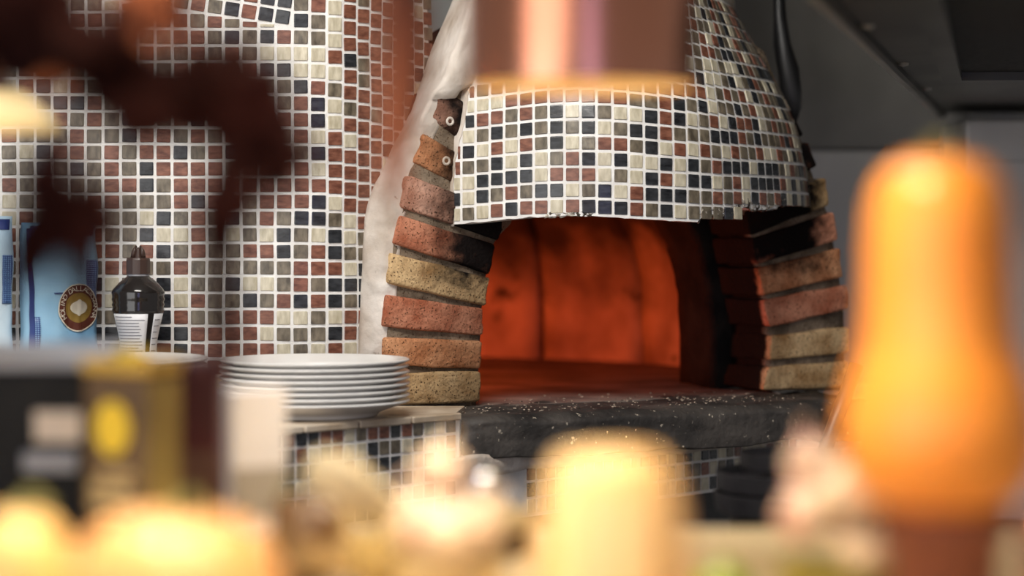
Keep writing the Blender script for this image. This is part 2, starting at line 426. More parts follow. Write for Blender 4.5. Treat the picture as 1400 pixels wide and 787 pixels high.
def brick(quad, v0, v1, m, seed, name='brick'):
    """quad in picture order TL, TR, BR, BL on the front plane"""
    tl_, tr_, br_, bl_ = [Vector(Fp(*q)) for q in quad]
    Lx, Lz, Ly = (tr_-tl_).length, (tl_-bl_).length, v1-v0; rad = .0048
    def pos(i, L): return [0, rad*.35, rad, rad+(L-2*rad)*.28, L/2, L-rad-(L-2*rad)*.28, L-rad, L-rad*.35, L][i]
    bm = bmesh.new(); bmesh.ops.create_cube(bm, size=2); bmesh.ops.subdivide_edges(bm, edges=list(bm.edges), cuts=7, use_grid_fill=True)
    for v in bm.verts:
        p = Vector((pos(round((v.co.x+1)*4), Lx), pos(round((v.co.y+1)*4), Ly), pos(round((v.co.z+1)*4), Lz)))
        q = Vector((min(max(p.x, rad), Lx-rad), min(max(p.y, rad), Ly-rad), min(max(p.z, rad), Lz-rad))); d = p-q
        if d.length > rad*.8: p = q+d.normalized()*rad
        a, b = p.x/Lx, p.z/Lz
        uz = (bl_*(1-a)+br_*a)*(1-b)+(tl_*(1-a)+tr_*a)*b
        v.co = W(uz.x, v0+p.y, uz.y)
    rough_up(bm, .0034, 26, seed); rough_up(bm, .0022, 95, seed+5)
    return build(name, bm, m, OVEN, smooth=True)
left_bricks = [
 ([(529, 510), (658, 507), (657, 549), (530, 554)], 'tan'), ([(528, 461), (659, 466), (659, 505), (529, 500)], 'orange'),
 ([(529, 403), (662, 421), (661, 461), (527, 446)], 'red'), ([(536, 346), (669, 379), (665, 418), (532, 387)], 'tan'),
 ([(547, 293), (678, 335), (671, 376), (539, 332)], 'red'), ([(560, 239), (690, 291), (683, 329), (549, 283)], 'pink'),
 ([(582, 184), (700, 245), (690, 283), (568, 222)], 'orange'), ([(608, 121), (712, 190), (700, 228), (591, 164)], 'pink')]
for i, (q, k) in enumerate(left_bricks): brick(q, 0+(.004 if i > 5 else 0), .13, BM[k, -1], i)
right_bricks = [
 ([(1052, 502), (1163, 494), (1159, 529), (1047, 533)], 'tan'), ([(1056, 458), (1163, 446), (1162, 482), (1053, 492)], 'tan'),
 ([(1045, 410), (1158, 390), (1161, 422), (1052, 447)], 'red'), ([(1037, 367), (1150, 340), (1154, 378), (1044, 405)], 'orange'),
 ([(1030, 326), (1142, 289), (1145, 329), (1035, 361)], 'red'), ([(1020, 290), (1130, 243), (1136, 281), (1028, 321)], 'tan'),
 ([(1005, 246), (1106, 193), (1118, 227), (1017, 283)], 'red'), ([(985, 205), (1083, 150), (1100, 184), (1003, 240)], 'orange')]
for i, (q, k) in enumerate(right_bricks): brick(q, 0, .13, BM[k, 1], 20+i)
MORT = mat('mortar', s2l(128, 112, 94), .95, build=noise_col(s2l(104, 90, 76), s2l(158, 142, 122), 26, 8, bump=.8, bscale=160, speck=s2l(70, 60, 50), spscale=240))
SOOT = mat('soot_brick', (.012, .010, .009), .9, spec=.10, build=noise_col((.005, .0045, .0045), (.018, .014, .012), 16, 8, lo=.4, hi=.75, bump=.6, bscale=80))
inn = [Fp(662, 556), Fp(664, 505), Fp(667, 440), Fp(674, 380), Fp(684, 335)]
inn += [(.10, 1.445), (.20, 1.50), (.297, 1.52), (.40, 1.50), (.49, 1.455)]
inn += [Fp(1026, 335), Fp(1036, 380), Fp(1043, 430), Fp(1046, 536)]
out = [Fp(533, 556), Fp(533, 460), Fp(542, 335), Fp(566, 237), Fp(611, 124)]
out += [(.02, 1.74), (.14, 1.80), (.297, 1.82), (.45, 1.80), (.57, 1.72)]
out += [Fp(1098, 190), Fp(1140, 310), Fp(1157, 420), Fp(1159, 534)]
def ring_wall(name, A, B, v0, v1, m, amp=.003):
    bm = bmesh.new(); n = len(A)
    g = [[bm.verts.new(W(p[0], v, p[1])) for p in L] for v in (v0, v1) for L in (A, B)]   # A0 B0 A1 B1
    a0, b0, a1, b1 = g
    for i in range(n-1):
        bm.faces.new((a0[i], a0[i+1], b0[i+1], b0[i])); bm.faces.new((a1[i], b1[i], b1[i+1], a1[i+1]))
        bm.faces.new((a0[i], a1[i], a1[i+1], a0[i+1])); bm.faces.new((b0[i], b0[i+1], b1[i+1], b1[i]))
    for i in (0, n-1): bm.faces.new((a0[i], b0[i], b1[i], a1[i]))
    bmesh.ops.subdivide_edges(bm, edges=list(bm.edges), cuts=3, use_grid_fill=True)
    rough_up(bm, amp, 60)
    return build(name, bm, m, OVEN, smooth=True)
inn_m = [(p[0]+(-.010 if i < 7 else .022), p[1]+(.006 if 4 < i < 10 else 0)) for i, p in enumerate(inn)]
ring_wall('mortar', inn_m, out, .0085, .128, brick_mat('mortar_sooted', s2l(84, 72, 60), s2l(140, 124, 106), side=0))
ring_wall('arch_liner', [(p[0]+(.004 if i < 7 else -.004), p[1]) for i, p in enumerate(inn)], out, .140, .262, SOOT, .006)

# plaster cheek that runs from the mosaic wall to the bricks and up beside the hood
XR = [(-60, 690), (0, 676), (60, 672), (100, 656), (116, 640), (124, 624), (160, 602), (200, 582), (235, 567), (270, 555), (300, 547), (350, 541), (440, 534), (560, 536)]
def wall_c_at(px):
    a, b = -5, 15
    for _ in range(30):
        m_ = (a+b)/2; q = wall_xy(m_)
        if 700+FPX*q[0]/q[1] < px: a = m_
        else: b = m_
    return a
def plaster_pt(t, py):
    xl = interp(XL, py)-3+4*noise.noise(Vector((py*.02, 3, 0))); xr = interp(XR, py)+5
    xq, yq = wall_xy(wall_c_at(xl)); yl = yq-.0045
    vv_ = .008 if py > 135 else -.004; u, z = Fp(xr, py, vv_); q = W(u, vv_, z); yr = q.y
    px = xl+(xr-xl)*t
    up = min(1, max(0, (235-py)/70)); tt = min(1, t/(1-.6*up)); u2, z2 = Fp(px, py, vv_)
    Y = yl+(yr-yl)*t if up == 0 else (1-up)*(yl+(yr-yl)*t)+up*(yl+(W(u2, vv_, z2).y-yl)*tt)
    Y -= .013*math.sin(math.pi*min(1, t*1.02))**.7*(1 if py > 190 else .2)
    Y += (.010*noise.noise(Vector((px*.02, py*.018, 1)))+.005*noise.noise(Vector((px*.07, py*.06, 4))))*min(1, 6*t*(1-t)+.15)
    return P(px, py, Y)
ts = [i/14 for i in range(15)]; ys = [562-i*6 for i in range(105)]
build('plaster_cheek', grid_surface(plaster_pt, ts, ys, (0, 1, 0), .06), PLASTER, OVEN, smooth=True)

# hood: half-round cone of mosaic, seen from its left
HZ0 = 1.4215
PLAN = [(617, 3.560), (640, 3.545), (700, 3.512), (760, 3.486), (820, 3.476), (880, 3.486), (940, 3.516), (980, 3.550), (1010, 3.590), (1040, 3.640), (1064, 3.690), (1084, 3.745), (1098, 3.80), (1105, 3.86), (1108, 3.92), (1104, 4.0), (1090, 4.06)]
PLAN = [((a-700)/FPX*b, b) for a, b in PLAN]
def cr2(pts, n):
    out_ = []
    for i in range(len(pts)-1):
        p0, p1, p2, p3 = pts[max(i-1, 0)], pts[i], pts[i+1], pts[min(i+2, len(pts)-1)]
        for k in range(n):
            t = k/n; out_.append(tuple(.5*((2*p1[d])+(-p0[d]+p2[d])*t+(2*p0[d]-5*p1[d]+4*p2[d]-p3[d])*t*t+(-p0[d]+3*p1[d]-3*p2[d]+p3[d])*t**3) for d in (0, 1)))
    return out_+[pts[-1]]
PL_ = cr2(PLAN, 20); SRC = []; L_ = 0; pq = None
for q in PL_:
    if pq: L_ += math.hypot(q[0]-pq[0], q[1]-pq[1])
    SRC.append((L_, q[0], q[1])); pq = q
def interp_bis(tab, x, j=1):
    lo, hi = 0, len(tab)-1
    if x >= tab[-1][0]: return tab[-1][j]
    if x <= tab[0][0]: return tab[0][j]
    while hi-lo > 1:
        m_ = (lo+hi)//2
        if tab[m_][0] <= x: lo = m_
        else: hi = m_
    a, b = tab[lo], tab[hi]; return a[j]+(b[j]-a[j])*(x-a[0])/(b[0]-a[0])
SXT = [(0, 0), (.05, .008), (.10, .03), (.17, .09), (.22, .17), (.26, .25), (.31, .36), (.36, .47), (.42, .60), (.50, .72)]
DKT = [(0, 0), (.10, .008), (.17, .022), (.26, .055), (.36, .105), (.50, .19)]
HT = [(0, 0)]; h_ = 0; l_ = 0
while h_ < .50:
    d_ = .002; l_ += math.hypot(d_, interp(DKT, h_+d_)-interp(DKT, h_)); h_ += d_; HT.append((l_, h_))
HCP, HRP = .0256, .0250
CMAX = int(L_/HCP)
def hood_pt(c, r):
    sl = max(c*HCP, 0); x, y = interp_bis(SRC, sl, 1), interp_bis(SRC, sl, 2)
    h = interp_bis(HT, max(r*HRP, 0)) if r >= 0 else r*HRP
    y += interp(DKT, h)*min(1, .5+c*.1)
    xp = .078*3.52
    if x > xp: x = xp+(x-xp)*(1-interp(SXT, h)); y -= .25*interp(SXT, h)*max(0, y-3.55)
    z = HZ0+h+.010*math.exp(-((c-8)/5.5)**2)*(1+max(r, 0)*.06)-.004*math.exp(-(c/3)**2)
    z += .0012*noise.noise(Vector((c*.4, r*.3, 2)))
    return Vector((x, y, z))
def hood_in(c, r):
    p = hood_pt(c, max(r, rb(c)-.1)); a = W(.29, .02, p.z); d = a-p; d.z = 0
    return p+d.normalized()*min(.030, d.length*.5)
HLB = [(-80, 690), (0, 672), (100, 650), (130, 637), (165, 633), (190, 627), (220, 620), (250, 617), (320, 618)]
def hood_cl(r):
    a, b = 0.0, 8.0
    for _ in range(24):
        m_ = (a+b)/2; q = proj(hood_pt(m_, r))
        if q[0] < interp(HLB, q[1]): a = m_
        else: b = m_
    return a
RMAX = 17
RB = [(0, 0), (15.95, 0), (16.05, .45), (19.6, .60), (19.8, .95), (20.8, 1.05), (21.0, .80), (24, .95), (25, 1.2), (40, 1.3)]
def rb(c): return interp(RB, c-.75)
cs = [i*.5 for i in range(CMAX*2+2)]; rs = [-.10]+[i*.5 for i in range(1, RMAX*2)]
bm = bmesh.new()
def bot(c, r):
    q = hood_pt(c, max(r, rb(c)-.1))
    if r <= rb(c)+.1: q.z += .003*noise.noise(Vector((c*1.7, 0, 7)))
    return q
Fh = [[bm.verts.new(bot(max(c, hood_cl(r)), r)) for c in cs] for r in rs]; Bh = [[bm.verts.new(hood_in(max(c, hood_cl(r)), r)) for c in cs] for r in rs]
for i in range(len(rs)-1):
    for j in range(len(cs)-1):
        bm.faces.new((Fh[i][j], Fh[i][j+1], Fh[i+1][j+1], Fh[i+1][j])); bm.faces.new((Bh[i][j], Bh[i+1][j], Bh[i+1][j+1], Bh[i][j+1]))
for j in range(len(cs)-1):
    bm.faces.new((Fh[0][j], Bh[0][j], Bh[0][j+1], Fh[0][j+1])); bm.faces.new((Fh[-1][j], Fh[-1][j+1], Bh[-1][j+1], Bh[-1][j]))
for i in range(len(rs)-1):
    bm.faces.new((Fh[i][0], Fh[i+1][0], Bh[i+1][0], Bh[i][0])); bm.faces.new((Fh[i][-1], Bh[i][-1], Bh[i+1][-1], Fh[i+1][-1]))
hood = build('hood', bm, GROUT, OVEN, label='mosaic-tiled half-round smoke hood with white grout')
hood_rows = ['OCRKRRCRKKKRORCO' if False else 'OCRKRRCRKKKROKCO', 'CKOROKKCOKCRKKKOORORC', 'CKKKKCRRRCOCKRCKKCORCKKK', 'OOKCKCORKCKCCKCKORKKKCKKKO',
 'KCRCROKCORROKCRCROCROORCCRO', 'COKOKOKOKCOKKROOOKKKROKOOOR', 'KRROROKCKOCCKRKCORCKRRKCORO', 'CCCRRRRRRRROORKOKCOOKORCOOR', 'RORRCRORRCRORRRRRCORORCKORO',
 'OCRKROCRROKCRORRKCCOKCOKROC', 'ROKCORROCROKOCRCOCCOCCKOROK', 'CORKOCROKROCRORRORROKKORCOR', 'OKCROROCRKOROCROORCRKOCROKO', 'ROCOKROCOROKCRORROOCROKCORO', 'KOROCORKOCROROCROCKOROKCORR', 'COROKCROOKROCORKROCOKRORCOO', 'ROCKOROCKORCOROKCOROCKOROCO']
htiles = []
for r in range(0, RMAX-1):
    s = hood_rows[r] if r < len(hood_rows) else ''
    for c in range(-1, CMAX):
        c0, c1 = c+.75, c+1.75
        k = s[c] if 0 <= c < len(s) else rng.choice('ORCK')
        if c == -1:
            if r > 5: continue
            k = 'CKCRRK'[r]; c0 = .08; c1 = .75
        c0 = max(c0, hood_cl(r+.5)+.12)
        if c1-c0 < .22: continue
        if r+.62 < rb(c+1.25): continue
        M = tile_matrix(hood_pt, c0, c1, r, r+1, .0044)
        if M is None: continue
        cx, cy = proj(hood_pt(c+1.25, r+.5))
        hid = (640 < cx < 945 and cy < 105) or cy < -10 or c > 27
        htiles.append((r*1.0+(500 if hid else 0), k, M))
lay_tiles(hood, htiles, 300, 'tile_field', hood)
# plastered chimney neck that carries the hood up to the ceiling
nk = [hood_pt(c, RMAX-1.2) for c in range(2, CMAX)]
poly = [(p.x, p.y+.012) for p in nk]+[W(.50, .10, 0)[:2], W(.0, .10, 0)[:2]]
build('chimney_neck', prism(poly, hood_pt(8, RMAX-1.6).z, 2.995), PLASTER, OVEN)
# ragged plaster along the hood's left edge and broken lower rim
bm = bmesh.new()
def edge_pt(t, r):
    cl_ = hood_cl(max(r, 0)); p = hood_pt(max(cl_+t*.3, 0), r); u, z = Fp(proj(p)[0]-5, proj(p)[1], .012); q = W(u, .012, p.z)
    o = p if t >= 0 else p*(1+t)+q*(-t)
    return o+Vector((.0, -.0012 if t >= 0 else 0, 0))+Vector((noise.noise(o*70), noise.noise(o*70+Vector((5, 0, 0)))*.6, 0))*.003
bm = grid_surface(edge_pt, [-1, -.75, -.5, -.25, 0, .3, .55], [-.25+i*.33 for i in range(50)], (.0, 1, 0), .012)
build('hood_edge_plaster', bm, PLASTER, OVEN, smooth=True)
GRIME = mat('grimy_render', s2l(150, 138, 120), .95, build=noise_col(s2l(60, 52, 42), s2l(205, 196, 182), 60, 8, lo=.42, hi=.6, bump=.9, bscale=200))
for c_a, c_b, hh_ in ((16.6, 19.6, .30), (19.6, 22.2, .42), (22.2, 26.5, .34), (6.5, 9.5, .12)):
    bm = grid_surface(lambda c, r: hood_pt(c, rb(c)+r)+Vector((noise.noise(Vector((c*5, r*7, 0)))*.005, .0+noise.noise(Vector((c*6, r*6, 4)))*.006, noise.noise(Vector((c*7, r*3, 9)))*.004)),
                      [c_a+(c_b-c_a)*i/20 for i in range(21)], [-.16+i*(hh_+.16)/4 for i in range(5)], (-.1, .9, 0), .014)
    build('broken_render', bm, GRIME, OVEN, smooth=True)
for i, (px, py) in enumerate(((613, 166), (608, 220))):                       # two screw eyes beside the hood
    u, z = Fp(px, py); M = Matrix.Translation(W(u, -.006, z)) @ Matrix.Rotation(OVA, 4, 'Z') @ Matrix.Rotation(R(90), 4, 'X')
    bm = bmesh.new(); seg = 14
    rings = [[bm.verts.new(((.0055+.0022*math.cos(b))*math.cos(a), (.0055+.0022*math.cos(b))*math.sin(a), .0022*math.sin(b))) for b in [2*math.pi*k/6 for k in range(6)]] for a in [2*math.pi*j/seg for j in range(seg)]]
    for a in range(seg):
        for b in range(6): bm.faces.new((rings[a][b], rings[(a+1) % seg][b], rings[(a+1) % seg][(b+1) % 6], rings[a][(b+1) % 6]))
    bm.transform(M); build('screw_eye', bm, PLASTER, OVEN, smooth=True)

# hearth slab, floor, chamber
SLABM = mat('hearth_stone', (.03, .028, .027), .62, spec=.4, build=noise_col((.022, .020, .019), (.115, .10, .088), 9, 9, lo=.38, hi=.78, bump=.8, bscale=70, speck=s2l(190, 178, 160), spscale=110, splo=.66, sphi=.73))
def slab_bm():
    bm = bmesh.new()
    bmesh.ops.create_cube(bm, size=1)
    bmesh.ops.subdivide_edges(bm, edges=list(bm.edges), cuts=23, use_grid_fill=True)
    for v in bm.verts:
        x, y, z = v.co.x+.5, v.co.y+.5, v.co.z+.5
        u = -.135+x*.80; vv = -.185+y*.23; zz = ZS-.066+z*.066
        zz += .012*noise.noise(Vector((u*7, 0, 2)))*(1-z)
        e = max(0, 1-y*9); t = max(0, (z-.8)*5); vv += .022*e*t*t
        if x < .06 and y < .3: u += .02*(.06-x)/.06*(1-z)+.012*noise.noise(Vector((0, vv*30, zz*30)))
        v.co = W(u, vv, zz)
    rough_up(bm, .006, 14, 3); rough_up(bm, .0028, 55, 8)
    return bm
build('hearth_slab', slab_bm(), SLABM, OVEN, smooth=True, label='soot-black stone hearth slab')
CHAMF = mat('hearth_floor', (.20, .15, .12), .9, build=noise_col((.09, .07, .06), (.30, .24, .20), 7, 8, bump=.4, bscale=40))
HC = (.30, .80)                                                # chamber centre (u, v)
fl_bm = bmesh.new(); n_ = 40
ctr = fl_bm.verts.new(W(HC[0], HC[1], ZS+.001))
rim_ = [fl_bm.verts.new(W(HC[0]+.64*math.cos(2*math.pi*i/n_), HC[1]+.64*math.sin(2*math.pi*i/n_), ZS+.001)) for i in range(n_)]
for i in range(n_): fl_bm.faces.new((ctr, rim_[i], rim_[(i+1) % n_]))
r_ = bmesh.ops.extrude_face_region(fl_bm, geom=list(fl_bm.faces)); bmesh.ops.translate(fl_bm, vec=(0, 0, -.05), verts=[g for g in r_['geom'] if isinstance(g, bmesh.types.BMVert)])
build('hearth_floor', fl_bm, CHAMF, OVEN)
build('threshold', prism([W(-.02, .0, 0)[:2], W(.60, .0, 0)[:2], W(.60, .30, 0)[:2], W(-.02, .30, 0)[:2]], ZS-.05, ZS+.0015), CHAMF, OVEN)
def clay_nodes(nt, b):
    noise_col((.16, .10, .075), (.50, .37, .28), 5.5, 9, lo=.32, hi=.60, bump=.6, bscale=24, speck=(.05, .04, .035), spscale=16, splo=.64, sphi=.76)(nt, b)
    base = b.inputs['Base Color'].links[0].from_socket                      # soot crust on the upper dome, with the fading ember glow painted into its colour
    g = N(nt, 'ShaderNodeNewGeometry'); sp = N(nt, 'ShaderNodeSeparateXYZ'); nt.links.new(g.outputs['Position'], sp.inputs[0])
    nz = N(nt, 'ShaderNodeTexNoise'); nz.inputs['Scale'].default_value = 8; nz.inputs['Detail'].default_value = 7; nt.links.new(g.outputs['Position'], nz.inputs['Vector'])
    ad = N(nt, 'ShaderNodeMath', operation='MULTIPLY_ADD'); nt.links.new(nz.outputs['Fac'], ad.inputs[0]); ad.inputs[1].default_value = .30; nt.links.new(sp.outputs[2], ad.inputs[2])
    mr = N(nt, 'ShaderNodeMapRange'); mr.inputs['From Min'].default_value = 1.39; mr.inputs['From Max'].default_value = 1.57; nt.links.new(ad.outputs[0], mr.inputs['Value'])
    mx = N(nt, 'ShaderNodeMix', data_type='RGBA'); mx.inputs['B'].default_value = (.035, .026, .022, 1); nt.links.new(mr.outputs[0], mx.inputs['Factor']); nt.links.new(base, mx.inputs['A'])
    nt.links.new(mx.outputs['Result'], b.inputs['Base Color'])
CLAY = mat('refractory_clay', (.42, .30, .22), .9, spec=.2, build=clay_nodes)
def dome_prof(R0, H): return [(R0, 0), (R0*1.0, H*.25), (R0*.985, H*.42), (R0*.93, H*.6), (R0*.82, H*.76), (R0*.62, H*.9), (R0*.36, H*.98), (.0, H)]
def wedge(a0, a1, R0, H, th):
    bm = bmesh.new(); pr = smoothprof(dome_prof(R0, H), 3); po = [(r+th, z+th*.8*(z/H)) for r, z in pr]
    na = 6
    def ringpts(pr): return [[bm.verts.new(W(HC[0]+max(r, .012)*math.cos(a0+(a1-a0)*k/na), HC[1]+max(r, .012)*math.sin(a0+(a1-a0)*k/na), ZS+z)) for k in range(na+1)] for r, z in pr]
    A, B = ringpts(pr), ringpts(po)
    for i in range(len(pr)-1):
        for k in range(na):
            bm.faces.new((A[i][k], A[i+1][k], A[i+1][k+1], A[i][k+1])); bm.faces.new((B[i][k], B[i][k+1], B[i+1][k+1], B[i+1][k]))
        for k in (0, na): bm.faces.new((A[i][k], B[i][k], B[i+1][k], A[i+1][k]))
    rough_up(bm, .010, 9, 2)
    return bm
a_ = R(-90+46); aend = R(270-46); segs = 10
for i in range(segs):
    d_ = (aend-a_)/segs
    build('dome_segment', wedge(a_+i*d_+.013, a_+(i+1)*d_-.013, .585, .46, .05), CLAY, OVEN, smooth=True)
sb = lathe(dome_prof(.70, .56), 40); bmesh.ops.translate(sb, vec=W(HC[0], HC[1], ZS-.05), verts=sb.verts)
dead = [f for f in sb.faces if (lambda q: q.dot(VD) < -.40)(Vector((f.calc_center_median().x, f.calc_center_median().y))-Vector(W(HC[0], HC[1], 0)[:2]))]
bmesh.ops.delete(sb, geom=dead, context='FACES'); build('dome_shell', sb, SOOT, OVEN, smooth=True)
# blackened side blocks joining liner and chamber
for (ua, ub) in ((-.30, -.01), (.605, .74)):
    build('side_block', prism([W(ua, .262, 0)[:2], W(ub, .262, 0)[:2], W(ub, .33, 0)[:2], W(ua, .33, 0)[:2]], ZS, ZS+.45), SOOT, OVEN)
build('front_lintel', prism([W(-.3, .262, 0)[:2], W(.74, .262, 0)[:2], W(.74, .33, 0)[:2], W(-.3, .33, 0)[:2]], ZS+.38, ZS+.62), SOOT, OVEN)
EMBER = mat('embers', (.05, .02, .01), .9, emit=(1, .22, .03), estr=6)
bm = bmesh.new()
for i in range(14):
    a = rng.uniform(0, 6.28); d = rng.uniform(0, .09); q = W(-.08+d*math.cos(a), .88+d*math.sin(a), ZS+.02+rng.uniform(0, .03))
    box(bm, (0, 0, 0), (.05, .04, .035), Matrix.Translation(q) @ Matrix.Rotation(a, 4, 'Z'), .008, 1)
build('ember_bed', bm, EMBER, OVEN, kind='stuff', label='glowing embers at the side of the oven floor')
fl = bpy.data.lights.new('ember_glow', 'POINT'); fl.energy = 19; fl.color = (1, .135, .028); fl.shadow_soft_size = .10
flo = bpy.data.objects.new('ember_glow', fl); COL.objects.link(flo); flo.location = W(-.06, .78, ZS+.085)
ASH = mat('ash', s2l(150, 132, 112), .95, build=noise_col(s2l(60, 50, 42), s2l(196, 180, 160), 200, 2, lo=.42, hi=.55))
bm = bmesh.new(); ra = random.Random(3)
for i in range(260):
    q = W(ra.uniform(-.10, .56), -.165+abs(ra.gauss(0, .13)), ZS+.004); sz = ra.uniform(.0006, .0022)
    bmesh.ops.create_icosphere(bm, subdivisions=1, radius=sz, matrix=Matrix.Translation(q) @ Matrix.Diagonal((1.3, 1, .6, 1)))
build('ash_crumbs', bm, ASH, OVEN, kind='stuff')
# flue column and dark pipe rising behind the hood
bm = tube([W(.50, .42, ZS+.40), W(.50, .42, 2.97)], .055, 20); build('flue_pipe', bm, mat('flue', (.22, .21, .19), .6, build=noise_col((.18, .17, .155), (.27, .26, .24), 8)), OVEN, smooth=True)
bm = tube([P(1086, 168, 4.05), P(1086, 150, 4.05), P(1082, 128, 4.05), P(1078, 95, 4.05), P(1071, 60, 4.05), P(1067, 20, 4.055), P(1065, -20, 4.06), P(1064, -330, 4.1)], [.006, .014, .019, .018, .015, .012, .012, .012], 14); rough_up(bm, .008, 38, 4)
build('tarred_cable', bm, BLACK, OVEN, smooth=True)
# rough white render under the slab
bm = grid_surface(lambda t, z: Vector((*ln(t, .012+.010*noise.noise(Vector((t*25, z*30, 0)))), 0))+Vector((0, 0, z+.006*noise.noise(Vector((t*18, 1, 0))))), [-.02+i*.02 for i in range(42)], [1.030, 1.038, 1.046, 1.054, 1.060], (-LN.x, -LN.y, 0), .02)
build('render_strip', bm, PLASTER, counter, smooth=True)

# ================================================================== RIGHT BACKGROUND: canopy, panels
ca = empty('extractor_canopy', (1.2, 3.6, 1.664), R(-13), label='dark steel extractor canopy with black filter right of the oven', cat='canopy')
e0, e1 = Vector((.359-.25*.3, 2.475-.3*1.0)), Vector((.944, 4.8)); ed = (e1-e0).normalized(); en = Vector((ed.y, -ed.x))
def cq(t, o): q = e0+ed*t+en*o; return (q.x, q.y)
LEN = (e1-e0).length
build('canopy_underside', prism([cq(0, 0), cq(LEN, 0), (2.6, 4.8), (2.6, 2.2)], 1.664, 1.70), DSTEEL, ca)
build('canopy_side', prism([cq(0, -.006), cq(LEN, -.006), cq(LEN, .006), cq(0, .006)], 1.655, 2.2), DSTEEL, ca)
build('canopy_lip', prism([cq(0, -.012), cq(LEN, -.012), cq(LEN, -.002), cq(0, -.002)], 1.653, 1.664), STEEL, ca)
f0, f1 = Vector((.458, 2.475)), Vector((.708, 3.6)); fd = (f1-f0).normalized(); fn = Vector((fd.y, -fd.x))
def fq(t, o): q = f0+fd*t+fn*o; return (q.x, q.y)
FL = (f1-f0).length
build('filter_frame', prism([fq(-.4, 0), fq(FL, 0), fq(FL, .03), fq(-.4, .03)], 1.648, 1.664), DSTEEL, ca)
build('filter_frame', prism([fq(FL-.05, .03), fq(FL, .03), (1.6, fq(FL, 0)[1]-.1), (1.6, fq(FL, 0)[1]-.15)], 1.648, 1.664), DSTEEL, ca)
build('filter', prism([fq(-.4, .03), fq(FL-.05, .03), (1.6, fq(FL, 0)[1]-.15), (1.6, 2.2)], 1.6615, 1.6635), mat('filter_mesh', (.02, .02, .02), .7, build=noise_col((.012, .012, .012), (.04, .04, .04), 120, 3, bump=.5)), ca)
for t in (.62, 1.25, 1.85):
    bm = lathe([(0, -.006), (.008, -.004), (.009, 0)], 12); bmesh.ops.translate(bm, vec=(*cq(t, .015), 1.664), verts=bm.verts); build('rivet', bm, STEEL, ca, smooth=True)
# sheet-steel wall lining behind the oven
SHADED_PANEL = mat('shaded_panel', (.15, .145, .135), .5, build=noise_col((.13, .124, .115), (.24, .23, .21), 2.4, 6))  # darker colour for the upper sheet, with the shading by the canopy painted in
for i, (x0, x1, z0, z1) in enumerate(((.30, 1.04, 1.594, 2.6), (.30, .50, .6, 1.590), (.504, 1.04, .6, 1.590))):
    build('trim_%d' % (i+1), boxbm(((x0+x1)/2, 5.0, (z0+z1)/2), (x1-x0-.003, .02, z1-z0), bev=.003, seg=1), STEEL if i else SHADED_PANEL, kind='structure', label='grey sheet-steel wall lining behind the oven')
build('trim_4', boxbm((.65, 5.2, 1.5), (.9, .38, 2.3)), WALLM, kind='structure', label='grey wall block behind the steel lining')
cb = empty('steel_cabinet', (1.35, 4.6, 0), label='pale steel cabinet with a drip stain under the canopy', cat='cabinet')
x0 = (1322-700)/FPX*4.5
PALE = mat('pale_steel', (.6, .58, .54), .4, metal=.1, build=noise_col((.70, .68, .64), (.80, .78, .74), 4, 6, speck=(.35, .28, .14), spscale=9, splo=.66, sphi=.74))
build('body', boxbm((x0+.45, 4.64, .82), (.9, .26, 1.63), bev=.006), PALE, cb)
build('door', boxbm((x0+.45, 4.503, .80), (.86, .012, 1.5), bev=.003), PALE, cb)
build('handle', tube([(x0+.80, 4.47, 1.0), (x0+.80, 4.47, 1.2)], .008), STEEL, cb, smooth=True)

# peel leaning on the hearth
pe = empty('oven_peel', (.10, 3.18, 0), label='dark metal oven peel leaning against the hearth slab', cat='peel')
ptop = P(1171, 499, 3.56); pdir = (P(1137, 590, 3.53)-ptop).normalized(); L_p = (ptop.z-.02)/-pdir.z
bm = tube([ptop, ptop+pdir*.10, ptop+pdir*(L_p-.25)], .012, 12); build('handle', bm, DSTEEL, pe, smooth=True)
bl = boxbm((0, 0, 0), (.16, .004, .25)); bmesh.ops.transform(bl, matrix=Matrix.Translation(ptop+pdir*(L_p-.13)) @ pdir.to_track_quat('-Z', 'Y').to_matrix().to_4x4(), verts=bl.verts); build('blade', bl, DSTEEL, pe)

# ================================================================== THINGS ON THE TILED COUNTER
def plate_mesh(r=.142):
    pr = [(0, .003), (.082, .003), (.088, .0), (.094, .001), (.098, .006), (.118, .013), (r-.004, .0205), (r, .0225), (r, .0240), (r-.002, .0252), (r-.006, .0245), (.118, .0180), (.099, .0112), (.092, .0082), (0, .0078)]
    bm = lathe(smoothprof(pr, 2), 72); me = bpy.data.meshes.new('plate'); bmesh.ops.recalc_face_normals(bm, faces=bm.faces); bm.to_mesh(me); bm.free()
    me.materials.append(PORC)
    for p in me.polygons: p.use_smooth = True
    return me
PL = plate_mesh()
def stack(px, Y, n, dz, lab, grp, top_lab, bot_lab, jit):
    X = (px-700)/FPX*Y
    for i in range(n):
        s_ = 1.012-.003*min(i, 4)
        M = Matrix.Translation((X+rng.uniform(-jit, jit), Y+rng.uniform(-jit, jit), CT+.0005+i*dz)) @ Matrix.Rotation(rng.uniform(0, 6), 4, 'Z') @ Matrix.Diagonal((s_, s_, 1, 1))
        place('dinner_plate', PL, None, M, label=top_lab if i == n-1 else bot_lab if i == 0 else lab, cat='plate', group=grp)
stack(430, 3.29, 8, .0086, 'white dinner plate within the stack beside the brick jamb', 'plates stacked beside the oven', 'topmost white dinner plate of the stack beside the brick jamb', 'bottom white dinner plate of the stack beside the brick jamb', .0008)
stack(148, 3.18, 9, .0086, 'white dinner plate within the stack behind the gold tin', 'plates stacked behind the tin', 'topmost white dinner plate of the stack behind the gold tin', 'bottom white dinner plate of the stack behind the gold tin', .0006)

